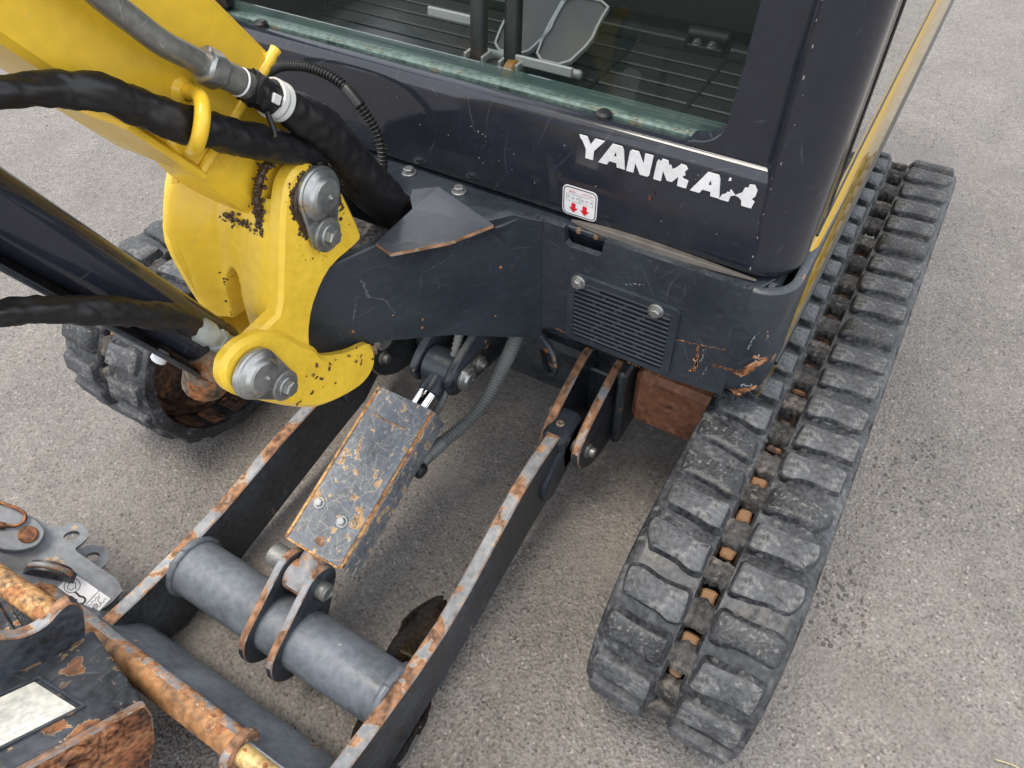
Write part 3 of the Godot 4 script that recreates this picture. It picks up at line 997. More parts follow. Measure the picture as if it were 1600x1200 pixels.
	obj("notch_lining", [nb, M.black], fr)
	bolt(fr, Vector3(-0.382, 0.712, 0.921), Vector3(0, 0, 1), 0.006, M.rusty_steel, 0.2)
	bolt(fr, Vector3(-0.352, 0.712, 0.921), Vector3(0, 0, 1), 0.006, M.rusty_steel, 0.7)
	# ventilation grille on the front plate: a dished frame, slats and staggered bridges
	var gf := ST()
	var gx0 := -0.387
	var gx1 := -0.196
	var gy0 := 0.499
	var gy1 := 0.645
	var bz := 0.0435
	var fo := rrect(gx0, gy0, gx1, gy1, 0.014)
	var fi := rrect(gx0 + 0.013, gy0 + 0.010, gx1 - 0.013, gy1 - 0.012, 0.005)
	gf.set_smooth_group(-1)
	for i in fo.size():
		var k := (i + 1) % fo.size()
		quad(gf, Vector3(fi[i].x, fi[i].y, 0.9445), Vector3(fi[k].x, fi[k].y, 0.9445), Vector3(fo[k].x, fo[k].y, 0.9445), Vector3(fo[i].x, fo[i].y, 0.9445))
		quad(gf, Vector3(fo[i].x, fo[i].y, 0.9445), Vector3(fo[k].x, fo[k].y, 0.9445), Vector3(fo[k].x, fo[k].y, 0.9375), Vector3(fo[i].x, fo[i].y, 0.9375))
		quad(gf, Vector3(fi[k].x, fi[k].y, 0.9445), Vector3(fi[i].x, fi[i].y, 0.9445), Vector3(fi[i].x, fi[i].y, 0.9390), Vector3(fi[k].x, fi[k].y, 0.9390))
	var grille := obj("vent_grille", [gf, M.frame], fr)
	var bk := ST()
	box(bk, Transform3D.IDENTITY, Vector3(gx0 + 0.012, gy0 + 0.009, 0.9382), Vector3(gx1 - 0.012, gy1 - 0.011, 0.9388), 0.0)
	obj("grille_backing", [bk, M.black], grille)
	var slat := ST()
	box(slat, Transform3D.IDENTITY, Vector3(-0.0825, -0.0022, 0), Vector3(0.0825, 0.0022, 0.0056), 0.0008)
	slat.generate_normals()
	var sm := slat.commit()
	sm.surface_set_material(0, M.slat)
	var nrow := 13
	for i in nrow:
		var o := MeshInstance3D.new()
		o.mesh = sm
		put(o, "slat", grille, Transform3D(Basis.IDENTITY, Vector3((gx0 + gx1) / 2, gy0 + 0.0165 + i * 0.0096, 0.9392)))
	var mu := ST()
	for i in nrow + 1:
		var y := gy0 + 0.0165 + (i - 0.5) * 0.0096
		var sh := (i % 3 - 1) * 0.008
		for x in [-0.330 + sh, -0.292 + sh, -0.252 + sh]:
			if (i + int(x * 1000)) % 4 != 0:
				box(mu, Transform3D.IDENTITY, Vector3(x - 0.003, y - 0.0031, 0.9392), Vector3(x + 0.003, y + 0.0031, 0.9436), 0.0006)
	box(mu, Transform3D.IDENTITY, Vector3(-0.364, gy1 - 0.0255, 0.9392), Vector3(-0.33, gy1 - 0.0115, 0.944), 0.001)
	box(mu, Transform3D.IDENTITY, Vector3(-0.25, gy1 - 0.0255, 0.9392), Vector3(-0.21, gy1 - 0.0115, 0.944), 0.001)
	obj("grille_bridge", [mu, M.slat], grille)
	bolt(grille, Vector3(-0.3665, 0.633, 0.946), Vector3(0, 0, 1), 0.0125, M.steel, 0.35)
	bolt(grille, Vector3(-0.233, 0.632, 0.946), Vector3(0, 0, 1), 0.0125, M.steel, 0.9)
	# bare rusty scrapes where the plate has been knocked
	var scr := ST()
	var pale := ST()
	rng.seed = 44
	for it in [[-0.202, 0.579, -0.118, 0.597, 0.0022, 26, 0], [-0.160, 0.586, -0.157, 0.558, 0.003, 10, 0], [-0.157, 0.556, -0.156, 0.532, 0.004, 9, 0], [-0.165, 0.524, -0.155, 0.534, 0.004, 6, 0], [-0.130, 0.556, -0.095, 0.563, 0.0028, 14, 0], [-0.088, 0.557, -0.064, 0.582, 0.0075, 26, 0], [-0.087, 0.516, -0.063, 0.520, 0.006, 18, 0], [-0.078, 0.60, -0.060, 0.585, 0.003, 9, 0], [-0.150, 0.553, -0.148, 0.585, 0.003, 8, 1], [-0.143, 0.528, -0.139, 0.548, 0.002, 8, 1], [-0.082, 0.648, -0.088, 0.61, 0.003, 12, 1], [-0.084, 0.55, -0.069, 0.60, 0.004, 16, 1], [-0.083, 0.532, -0.066, 0.528, 0.004, 12, 1], [-0.07, 0.65, -0.066, 0.628, 0.002, 7, 0], [-0.30, 0.4895, -0.20, 0.4875, 0.0015, 16, 0], [-0.41, 0.502, -0.39, 0.5, 0.002, 6, 0], [-0.29, 0.655, -0.26, 0.668, 0.003, 8, 1]]:
		for k in it[5]:
			var tt: float = (k + rng.randf()) / it[5]
			var c: Vector2 = Vector2(lerpf(it[0], it[2], tt), lerpf(it[1], it[3], tt)) + Vector2(rng.randfn(0.0, 0.35), rng.randfn(0.0, 0.35)) * it[4]
			var r: float = it[4] * rng.randf_range(0.3, 1.0) * (0.45 if it[6] == 1 else 0.8)
			var st := rng.randf_range(1.0, 2.4)
			var an := atan2(it[3] - it[1], it[2] - it[0]) + rng.randfn(0.0, 0.3)
			var blot := PackedVector2Array()
			for i in 8:
				blot.append((Vector2(cos(TAU * i / 8) * st, sin(TAU * i / 8)) * r * rng.randf_range(0.45, 1.2)).rotated(an))
			var T3: Transform3D = Transform3D(Basis.IDENTITY, Vector3(c.x, c.y, 0.9384))
			if c.x > -0.105:
				var ang := clampf((c.x + 0.105) / 0.055, 0.0, 0.97)
				var aa := asin(ang)
				T3 = FR(Vector3(c.x, c.y, 0.883 + 0.0553 * cos(aa)), Vector3(cos(aa), 0, -sin(aa)), Vector3.UP)
			prism(scr if it[6] == 0 else pale, T3, blot, 0.0006, 0.0)
	obj("rust_scrape", [scr, M.rust_bright], fr).set_meta("kind", "stuff")
	obj("paint_scrape", [pale, M.scuff], fr).set_meta("kind", "stuff")
	var nsc := ST()
	for it in [[0.293, 0.722, 0.290, 0.692, 0.003, 12], [0.289, 0.69, 0.268, 0.676, 0.0012, 12], [0.268, 0.676, 0.256, 0.643, 0.0012, 14], [0.306, 0.70, 0.322, 0.655, 0.0018, 16], [0.31, 0.66, 0.285, 0.668, 0.0008, 12], [0.16, 0.735, 0.12, 0.728, 0.001, 8], [0.2, 0.70, 0.15, 0.715, 0.0007, 14], [0.25, 0.655, 0.19, 0.60, 0.0006, 12]]:
		for k in it[5]:
			var tt: float = (k + rng.randf()) / it[5]
			var c: Vector2 = Vector2(-lerpf(it[0], it[2], tt), lerpf(it[1], it[3], tt)) + Vector2(rng.randfn(0.0, 0.4), rng.randfn(0.0, 0.4)) * it[4]
			var r: float = it[4] * rng.randf_range(0.15, 0.5) + 0.0002
			var an := atan2(it[3] - it[1], -(it[2] - it[0])) + rng.randfn(0.0, 0.2)
			var blot := PackedVector2Array()
			for i in 7:
				blot.append((Vector2(cos(TAU * i / 7) * 3.5, sin(TAU * i / 7)) * r * rng.randf_range(0.5, 1.2)).rotated(an))
			prism(nsc, T * Transform3D(Basis.IDENTITY, Vector3(c.x, c.y, 0.0003)), blot, 0.0005, 0.0)
	obj("paint_scrape", [nsc, M.scuff_dim], ck).set_meta("kind", "stuff")
	var nrs := ST()
	for it in [[0.075, 0.66, 0.003], [0.055, 0.653, 0.002], [0.215, 0.610, 0.0026], [0.218, 0.594, 0.003], [0.325, 0.636, 0.003], [0.09, 0.56, 0.002], [0.26, 0.64, 0.002]]:
		var blot := PackedVector2Array()
		for i in 8:
			blot.append(Vector2(-it[0], it[1]) + Vector2.from_angle(TAU * i / 8) * it[2] * rng.randf_range(0.5, 1.2))
		prism(nrs, T * Transform3D(Basis.IDENTITY, Vector3(0, 0, 0.0003)), blot, 0.0005, 0.0)
	obj("rust_spot", [nrs, M.rust_bright], ck).set_meta("kind", "stuff")
	# deck between the flange and the hose guard
	var dk := ST()
	prism(dk, PY(0.742), XZ([-0.455, 0.965, -0.47, 1.0, -0.53, 1.09, -0.565, 1.085, -0.588, 1.06, -0.60, 1.03, -0.575, 0.99, -0.52, 0.975]), 0.01, 0.002)
	obj("inner_deck", [dk, M.frame], fr)
	# yellow side cover along the foot of the cab
	var yc := ST()
	var prof := [Vector2(-0.0605, 0.762), Vector2(-0.0575, 0.759), Vector2(-0.0535, 0.746), Vector2(-0.0500, 0.715), Vector2(-0.0485, 0.66), Vector2(-0.048, 0.58), Vector2(-0.049, 0.47), Vector2(-0.052, 0.47)]
	var zs := [0.885, 0.80, 0.6, 0.3, -0.2, -0.9]
	yc.set_smooth_group(1)
	for i in zs.size() - 1:
		for k in prof.size() - 1:
			var q := []
			for c in [[i, k], [i, k + 1], [i + 1, k + 1], [i + 1, k]]:
				var z: float = zs[c[0]]
				var p: Vector2 = prof[c[1]]
				var lift: float = [-0.10, -0.025, 0.0, 0.02, 0.03, 0.03][c[0]] if c[1] < 5 else 0.0
				q.append(Vector3(p.x - (0.006 if c[0] == 0 else 0.0), p.y + lift, z))
			quad(yc, q[0], q[1], q[2], q[3])
	obj("side_cover", [yc, M.yellow_gloss], ex)
	var tr := ST()
	tube(tr, [Vector3(-0.0600, 0.740, 0.80), Vector3(-0.0600, 0.766, 0.6), Vector3(-0.0600, 0.785, 0.3), Vector3(-0.0600, 0.795, -0.2), Vector3(-0.0600, 0.795, -0.9)], 0.0018, 8)
	tube(tr, [Vector3(-0.051, 0.53, 0.86), Vector3(-0.0485, 0.53, 0.6), Vector3(-0.0485, 0.53, -0.9)], 0.005, 8)
	obj("cover_trim", [tr, M.trim], ex)

# ---------------------------------------------------------------- cab
func letter(parent: Node3D, pieces: Array, x: float, sc: float) -> void:
	var s := ST()
	for pc in pieces:
		var p := PackedVector2Array()
		for i in range(0, pc.size(), 2):
			p.append(Vector2(-0.393 + (x + pc[i]) * sc, 0.8325 - 0.0005 * x + pc[i + 1] * sc))
		prism(s, PZ(0.9125), p, 0.0012, 0.0)
	obj("letter", [s, M.white], parent)

func build_cab(ex: Node3D) -> void:
	var s := ST()
	var xl := -1.208
	var xr := -0.0605
	var zf := 0.912
	var prof := [Vector2(0.719, 0.016), Vector2(0.721, 0.006), Vector2(0.728, 0.001), Vector2(0.745, 0.0), Vector2(0.80, 0.0), Vector2(0.862, 0.0025), Vector2(0.872, 0.005), Vector2(0.8785, 0.009), Vector2(0.882, 0.0145), Vector2(0.8835, 0.021), Vector2(0.883, 0.030), Vector2(0.878, 0.036), Vector2(0.873, 0.040), Vector2(0.872, 0.062)]
	var plan := func(d: float) -> Array:
		var o := [Vector2(xl + d, -0.5)]
		var r := 0.062
		for i in 9:
			var a := PI - PI / 2 * i / 8.0
			o.append(Vector2(xl + r + (r - d) * cos(a), zf - r + (r - d) * sin(a)))
		for i in 13:
			var a := PI / 2 - PI / 2 * i / 12.0
			o.append(Vector2(xr - r + (r - d) * cos(a), zf - r + (r - d) * sin(a)))
		o.append(Vector2(xr - d, -0.5))
		return o
	s.set_smooth_group(1)
	for k in prof.size() - 1:
		var a: Array = plan.call(prof[k].y)
		var b: Array = plan.call(prof[k + 1].y)
		for i in a.size() - 1:
			quad(s, Vector3(a[i].x, prof[k].x, a[i].y), Vector3(b[i].x, prof[k + 1].x, b[i].y), Vector3(b[i + 1].x, prof[k + 1].x, b[i + 1].y), Vector3(a[i + 1].x, prof[k].x, a[i + 1].y))
	# window frame: sill and right post in one pressed sheet
	var wf := PackedVector2Array([Vector2(-0.112, 0.882), Vector2(-0.112, 2.2), Vector2(-0.180, 2.2), Vector2(-0.186, 1.25), Vector2(-0.193, 1.0), Vector2(-0.198, 0.935)])
	for i in 8:
		var a := -PI / 2 * (i + 1) / 8.0
		wf.append(Vector2(-0.236 + 0.038 * cos(a), 0.930 + 0.038 * sin(a)))
	wf.append_array([Vector2(-0.244, 0.889), Vector2(-0.246, 0.882)])
	prism(s, PZ(0.8965), wf, 0.03, 0.0015)
	# corner post
	var ps := [Vector2(-0.16, 0.8955), Vector2(-0.141, 0.8955), Vector2(-0.137, 0.8975), Vector2(-0.132, 0.9045), Vector2(-0.128, 0.9105), Vector2(-0.1225, 0.9125)]
	for i in 13:
		var a := PI / 2 - PI / 2 * (i + 1) / 13.0
		ps.append(Vector2(-0.1225 + 0.0625 * cos(a), 0.85 + 0.0625 * sin(a)))
	ps.append_array([Vector2(-0.0602, 0.79), Vector2(-0.0615, 0.785), Vector2(-0.0635, 0.757), Vector2(-0.075, 0.75), Vector2(-0.16, 0.75)])
	s.set_smooth_group(4)
	for i in ps.size() - 1:
		var p: Vector2 = ps[i]
		var q: Vector2 = ps[i + 1]
		var yb := 0.735 if i > 4 else (0.860 if i > 3 else 0.874)
		var yc := 0.735 if i > 3 else (0.860 if i > 2 else 0.874)
		quad(s, Vector3(p.x, yb, p.y), Vector3(p.x, 2.2, p.y), Vector3(q.x, 2.2, q.y), Vector3(q.x, yc, q.y))
	# left post, roof, rear wall
	box(s, Transform3D.IDENTITY, Vector3(xl + 0.01, 0.876, 0.80), Vector3(-1.10, 2.2, 0.896), 0.02)
	box(s, Transform3D.IDENTITY, Vector3(xl, 2.18, -0.5), Vector3(xr, 2.26, 0.92), 0.03)
	box(s, Transform3D.IDENTITY, Vector3(xl, 0.72, -0.52), Vector3(xr, 2.2, -0.48), 0.01)
	var cab := obj("cab", [s, M.cab], ex)
	# weather strip along the foot of the cab
	var gk := ST()
	var path := []
	for i in 31:
		var t := i / 30.0
		path.append(Vector3(-0.40 + 0.292 * t, 0.7185 + 0.001 * t, 0.912 + 0.004 * sin(PI * pow(t, 0.8))))
	tube(gk, path, func(dd: float, a: float) -> float: return (0.002 + 0.0085 * sin(PI * clampf(pow(dd / 0.292, 0.75), 0.0, 1.0))) * (1.0 + 0.09 * cos(a * 6.0)), 26)
	obj("rubber_seal", [gk, M.gasket], cab)
	# glazing
	var gl := ST()
	gl.set_smooth_group(-1)
	quad(gl, Vector3(-1.11, 2.19, 0.867), Vector3(-0.186, 2.19, 0.867), Vector3(-0.186, 0.884, 0.867), Vector3(-1.11, 0.884, 0.867))
	obj("window_pane", [gl, M.glass], cab)
	var ge := ST()
	box(ge, Transform3D.IDENTITY, Vector3(-1.12, 0.872, 0.852), Vector3(-0.19, 0.8865, 0.874), 0.003)
	obj("window_seal", [ge, M.glass_edge], cab)
	var ms := ST()
	rng.seed = 61
	for i in 150:
		var x := rng.randf_range(-1.05, -0.23) if i % 3 else rng.randf_range(-0.40, -0.23)
		var r := 0.0006 + 0.0020 * pow(rng.randf(), 2.5)
		var T := Transform3D(Basis.from_euler(Vector3(0, rng.randf() * 6.0, 0)) * Basis.from_scale(Vector3(rng.randf_range(1.0, 2.4), 0.6, 1.0)), Vector3(x, 0.8868 if i % 2 else 0.8775, 0.871 if i % 2 else 0.879 + rng.randf_range(0.0, 0.004)))
		lathe(ms, T, P2([r, 0.0, r * 0.7, r * 0.6, 0.0, r * 0.8]), 6, true)
	obj("sill_dirt", [ms, plain(Vector3(0.20, 0.185, 0.12), 0.9)], cab).set_meta("kind", "stuff")
	var g2 := ST()
	box(g2, Transform3D.IDENTITY, Vector3(-1.11, 0.8867, 0.8575), Vector3(-0.188, 0.903, 0.8605), 0.0)
	obj("window_lower_rail", [g2, M.glass_band], cab)
	for x in [-1.02, -0.372]:
		var stp := ST()
		lathe(stp, Transform3D(Basis.IDENTITY, Vector3(x, 0.881, 0.882)), P2([0.012, -0.004, 0.0115, 0.007, 0.008, 0.0105, 0.0, 0.011]), 20)
		obj("rubber_stop", [stp, M.plastic], cab)
	var dg := ST()
	box(dg, Transform3D.IDENTITY, Vector3(xr - 0.006, 0.735, -0.45), Vector3(xr + 0.0006, 2.19, 0.752), 0.0)
	obj("door_pane", [dg, M.door_glass], cab)
	var dt := ST()
	tube(dt, [Vector3(xr - 0.001, 0.735, 0.754), Vector3(xr - 0.001, 2.19, 0.754)], 0.0025, 8)
	obj("door_trim", [dt, M.trim], cab)
	# inside: floor with ribbed mat, heel plate, pedals and levers, seat base
	var fl := ST()
	box(fl, Transform3D.IDENTITY, Vector3(-1.19, 0.75, -0.45), Vector3(-0.08, 0.775, 0.86), 0.004)
	var floor_ := obj("cab_floor", [fl, M.floor_mat], cab)
	var rib := ST()
	for i in 9:
		var z := 0.43 + i * 0.0455
		box(rib, Transform3D.IDENTITY, Vector3(-1.18, 0.775, z), Vector3(-0.09, 0.779, z + 0.037), 0.0022)
	obj("mat_rib", [rib, M.floor_mat], floor_)
	var sl := ST()
	box(sl, Transform3D.IDENTITY, Vector3(-0.345, 0.777, 0.42), Vector3(-0.338, 0.7805, 0.85), 0.0)
	box(sl, Transform3D.IDENTITY, Vector3(-0.52, 0.777, 0.42), Vector3(-0.513, 0.7805, 0.85), 0.0)
	obj("mat_seam", [sl, M.black], floor_)
	var stp2 := ST()
	box(stp2, Transform3D.IDENTITY, Vector3(-1.18, 0.775, 0.393), Vector3(-0.425, 0.798, 0.418), 0.003)
	box(stp2, Transform3D.IDENTITY, Vector3(-0.34, 0.775, 0.393), Vector3(-0.09, 0.798, 0.418), 0.003)
	obj("mat_lip", [stp2, M.floor_mat], floor_)
	var hg := ST()
	cyl(hg, Vector3(-0.432, 0.800, 0.385), Vector3(-0.352, 0.800, 0.385), 0.012, 16)
	box(hg, Transform3D.IDENTITY, Vector3(-0.43, 0.775, 0.384), Vector3(-0.355, 0.79, 0.415), 0.002)
	obj("lid_hinge", [hg, M.interior], cab)
	bolt(cab, Vector3(-0.407, 0.7905, 0.406), Vector3(0, 1, 0.2), 0.009, M.dull_steel)
	bolt(cab, Vector3(-0.378, 0.7905, 0.406), Vector3(0, 1, 0.2), 0.009, M.dull_steel)
	var sb := ST()
	box(sb, Transform3D.IDENTITY, Vector3(-1.19, 0.775, -0.4), Vector3(-0.09, 1.08, 0.36), 0.03)
	box(sb, Transform3D.IDENTITY, Vector3(-0.86, 1.08, -0.3), Vector3(-0.38, 1.20, 0.25), 0.05)
	box(sb, Transform3D.IDENTITY, Vector3(-0.86, 1.15, -0.42), Vector3(-0.38, 1.75, -0.28), 0.05)
	obj("seat", [sb, M.interior], cab)
	# pedals: two sheet plates with bright rims hinged on a cross bar
	for pc in [[-0.715, -0.625], [-0.628, -0.542]]:
		var T := FR(Vector3((pc[0] + pc[1]) / 2, 0.815, 0.652), Vector3(1, 0, 0), Vector3(-0.16, 0.42, -0.9))
		var w: float = pc[1] - pc[0]
		var shape := smooth2(ccw(P2([-w / 2 + 0.012, 0.0, w / 2 - 0.012, 0.0, w / 2 + 0.010, 0.06, w / 2 + 0.006, 0.10, w / 2 + 0.008, 0.148, -w / 2 + 0.002, 0.148, -w / 2 + 0.002, 0.06])), 1)
		var pp := ST()
		var pr := ST()
		prism(pp, T, inset(shape, 0.005), 0.003, 0.0)
		for i in shape.size():
			var k := (i + 1) % shape.size()
			var q := inset(shape, 0.0042)
			pr.set_smooth_group(-1)
			quad(pr, T * Vector3(q[i].x, q[i].y, 0.003), T * Vector3(q[k].x, q[k].y, 0.003), T * Vector3(shape[k].x, shape[k].y, 0.003), T * Vector3(shape[i].x, shape[i].y, 0.003))
			quad(pr, T * Vector3(shape[i].x, shape[i].y, 0.003), T * Vector3(shape[k].x, shape[k].y, 0.003), T * Vector3(shape[k].x, shape[k].y, -0.005), T * Vector3(shape[i].x, shape[i].y, -0.005))
		obj("pedal", [pp, plain(Vector3(0.075, 0.08, 0.078), 0.6), pr, M.zinc], cab)
	var bar := ST()
	cyl(bar, Vector3(-0.735, 0.81, 0.655), Vector3(-0.52, 0.81, 0.655), 0.008, 16)
	box(bar, FR(Vector3(-0.58, 0.835, 0.70), Vector3(1, 0, 0), Vector3(0, 1, -0.2)), Vector3(-0.065, -0.008, -0.004), Vector3(0.065, 0.008, 0.004), 0.002)
	box(bar, FR(Vector3(-0.775, 0.86, 0.655), Vector3(1, 0, 0), Vector3(0, 1, -0.2)), Vector3(-0.06, -0.008, -0.004), Vector3(0.055, 0.008, 0.004), 0.002)
	for x in [-0.715, -0.68, -0.645, -0.612]:
		box(bar, Transform3D.IDENTITY, Vector3(x - 0.003, 0.79, 0.69), Vector3(x + 0.003, 0.835, 0.72), 0.001)
	obj("pedal_bar", [bar, M.zinc], cab)
	var lv := ST()
	cyl(lv, Vector3(-0.698, 0.80, 0.705), Vector3(-0.755, 1.25, 0.56), 0.0155, 16)
	cyl(lv, Vector3(-0.63, 0.80, 0.705), Vector3(-0.685, 1.25, 0.56), 0.0155, 16)
	cyl(lv, Vector3(-0.73, 0.805, 0.705), Vector3(-0.60, 0.805, 0.705), 0.02, 16)
	obj("travel_lever", [lv, M.interior], cab)
	var ub := ST()
	cyl(ub, Vector3(-0.635, 0.815, 0.71), Vector3(-0.615, 0.815, 0.71), 0.022, 16)
	obj("lever_boot", [ub, plain(Vector3(0.22, 0.12, 0.02), 0.5)], cab)
	# maker's name, chipped along the M and the last letter
	var sc := 0.0335
	letter(cab, [[0, 1, 0.05, 0.86, 0.14, 0.78, 0.33, 0.42, 0.32, 0, 0.68, 0, 0.70, 0.42, 1.16, 1, 0.72, 1, 0.53, 0.68, 0.36, 1]], 0.0, sc)
	var aa := [[0, 0, 0.40, 0, 0.50, 0.19, 0.68, 0.19, 0.68, 0.46, 0.76, 0.70, 0.76, 1, 0.58, 1], [0.76, 0.70, 0.82, 0.46, 0.68, 0.46, 0.68, 0.19, 0.83, 0.19, 0.86, 0, 1.22, 0, 1.10, 0.86, 1.02, 1, 0.76, 1]]
	letter(cab, aa, 0.93, sc)
	letter(cab, [[0, 0, 0.08, 0.92, 0.16, 1, 0.46, 1, 0.72, 0.52, 0.74, 1, 1.10, 1, 1.02, 0.08, 0.94, 0, 0.62, 0, 0.36, 0.46, 0.32, 0]], 2.22, sc)
	letter(cab, [[0, 0, 0.06, 0.80, 0.11, 0.92, 0.21, 0.86, 0.28, 1.0, 0.52, 0.99, 0.58, 0.80, 0.66, 0.84, 0.74, 0.66, 0.90, 0.80, 1.06, 1.0, 1.28, 0.98, 1.36, 0.86, 1.26, 0.72, 1.30, 0.56, 1.20, 0.50, 1.24, 0.40, 1.46, 0.36, 1.42, 0, 1.04, 0, 1.03, 0.42, 0.80, 0.10, 0.58, 0.10, 0.36, 0.50, 0.34, 0]], 3.43, sc)
	letter(cab, aa, 5.02, sc)
	letter(cab, [[0.0, 0.0, 0.07, 0.22, 0.20, 0.30, 0.26, 0.42, 0.33, 0.40, 0.37, 0.56, 0.52, 0.42, 0.58, 0.36, 0.42, 0.28, 0.38, 0.0], [0.58, 0.36, 0.82, 0.56, 0.88, 0.80, 1.0, 0.82, 1.02, 0.98, 1.22, 1.02, 1.36, 0.82, 1.34, 0.55, 1.22, 0.40, 1.36, 0.32, 1.30, 0.0, 0.90, 0.0, 0.86, 0.22, 0.74, 0.32], [0.20, 0.90, 0.30, 0.92, 0.30, 1.02, 0.22, 1.03]], 6.24, sc)
	# warning sticker with two red arrows
	var w := ST()
	var k := ST()
	prism(w, PZ(0.9127), rrect(-0.4165, 0.7290, -0.3585, 0.7805, 0.009), 0.0008, 0.0)
	for rr in [rrect(-0.4150, 0.7305, -0.3600, 0.7790, 0.008)]:
		var q := inset(rr, 0.0016)
		k.set_smooth_group(-1)
		for i in rr.size():
			var j: int = (i + 1) % rr.size()
			quad(k, Vector3(q[i].x, q[i].y, 0.9130), Vector3(q[j].x, q[j].y, 0.9130), Vector3(rr[j].x, rr[j].y, 0.9130), Vector3(rr[i].x, rr[i].y, 0.9130))
	var ln := ST()
	var rr2 := rrect(-0.410, 0.754, -0.365, 0.767, 0.002)
	var q2 := inset(rr2, 0.0005)
	for i in rr2.size():
		var j: int = (i + 1) % rr2.size()
		quad(ln, Vector3(q2[i].x, q2[i].y, 0.9130), Vector3(q2[j].x, q2[j].y, 0.9130), Vector3(rr2[j].x, rr2[j].y, 0.9130), Vector3(rr2[i].x, rr2[i].y, 0.9130))
	box(ln, Transform3D.IDENTITY, Vector3(-0.3878, 0.754, 0.9127), Vector3(-0.3872, 0.767, 0.9130), 0.0)
	rng.seed = 4
	for i in 6:
		var c := Vector2(-0.406 + 0.0074 * i + (0.001 if i > 2 else 0.0), 0.7605 + rng.randf_range(-0.001, 0.001))
		var o1 := circ(c, 0.0023, 10)
		var o2 := circ(c, 0.0018, 10)
		for j in 7 + i % 2:
			var j2 := (j + 1) % 10
			quad(ln, Vector3(o2[j].x, o2[j].y, 0.9130), Vector3(o2[j2].x, o2[j2].y, 0.9130), Vector3(o1[j2].x, o1[j2].y, 0.9130), Vector3(o1[j].x, o1[j].y, 0.9130))
		box(ln, Transform3D.IDENTITY, Vector3(c.x - 0.0004, c.y - 0.0008, 0.9128), Vector3(c.x + 0.0008, c.y + 0.0004, 0.9130), 0.0)
	var rd := ST()
	for x in [-0.3975, -0.3785]:
		prism(rd, PZ(0.9131), P2([x - 0.0035, 0.7515, x - 0.0035, 0.7435, x - 0.0075, 0.7435, x, 0.735, x + 0.0075, 0.7435, x + 0.0035, 0.7435, x + 0.0035, 0.7515]), 0.0005, 0.0)
	for i in 12:
		var a := TAU * i / 12
		var b := TAU * (i + 1) / 12
		var c := Vector3(-0.374, 0.7715, 0.9130)
		quad(rd, c + Vector3(cos(a) * 0.0065, sin(a) * 0.0022, 0), c + Vector3(cos(b) * 0.0065, sin(b) * 0.0022, 0), c + Vector3(cos(b) * 0.0058, sin(b) * 0.0016, 0), c + Vector3(cos(a) * 0.0058, sin(a) * 0.0016, 0))
	box(rd, Transform3D.IDENTITY, Vector3(-0.3845, 0.7712, 0.9127), Vector3(-0.380, 0.7719, 0.9130), 0.0)
	box(rd, Transform3D.IDENTITY, Vector3(-0.368, 0.7712, 0.9127), Vector3(-0.3645, 0.7719, 0.9130), 0.0)
	var stk := obj("warning_sticker", [w, M.white, k, M.ink, ln, M.ink_pale, rd, M.red], cab)
	var tm := TextMesh.new()
	tm.text = "50 H"
	tm.font_size = 16
	tm.pixel_size = 0.0004
	tm.depth = 0.0003
	var tn := MeshInstance3D.new()
	tn.mesh = tm
	tm.material = M.red
	put(tn, "sticker_text", stk, Transform3D(Basis.from_scale(Vector3(0.75, 0.55, 1)), Vector3(-0.4005, 0.7715, 0.9131)))
	bolt(cab, Vector3(-0.761, 0.741, 0.9105), Vector3(0, 0, 1), 0.007, M.dull_steel, 0.2, false)
	var sp := ST()
	rng.seed = 14
	for i in 80:   # flecks of dried mud and stone chips
		var x := rng.randf_range(-1.1, -0.14)
		var y := rng.randf_range(0.745, 0.862)
		var r := 0.00025 + 0.0011 * pow(rng.randf(), 3.0)
		if i % 4 == 0:
			x = -0.545 + rng.randf_range(-0.05, 0.05)
			y = 0.80 + rng.randf_range(-0.03, 0.03)
		var pl := PackedVector2Array()
		for j in 6:
			pl.append(Vector2(x, y) + Vector2.from_angle(TAU * j / 6) * r * rng.randf_range(0.5, 1.3))
		prism(sp, PZ(0.9126), pl, 0.0012, 0.0003)
	for i in 15:   # nicks down the corner post
		var t := i / 14.0
		var y := 0.73 + 0.36 * t + rng.randf_range(-0.01, 0.01)
		var x := -0.122 - 0.004 * sin(t * 7.0) + rng.randf_range(-0.004, 0.004)
		var r := 0.0004 + 0.0022 * pow(rng.randf(), 2.0)
		var pl := PackedVector2Array()
		for j in 6:
			pl.append(Vector2(x, y) + Vector2(cos(TAU * j / 6) * 0.6, sin(TAU * j / 6) * 1.6) * r * rng.randf_range(0.5, 1.2))
		prism(sp, PZ(0.9130), pl, 0.0025, 0.0003)
	obj("mud_fleck", [sp, plain(Vector3(0.24, 0.23, 0.21), 0.8)], cab).set_meta("kind", "stuff")
	var chp := ST()
	for c in [[-0.2745, 0.8095, 0.0018, 0.0055], [-0.2800, 0.7985, 0.0022, 0.0060]]:
		var pl := PackedVector2Array()
		for j in 9:
			pl.append(Vector2(c[0], c[1]) + Vector2(cos(TAU * j / 9) * c[2], sin(TAU * j / 9) * c[3]) * rng.randf_range(0.6, 1.2) + Vector2(0.0004 * j, 0))
		prism(chp, PZ(0.9124), pl, 0.0010, 0.0002)
	obj("rust_chip", [chp, M.rust], cab)

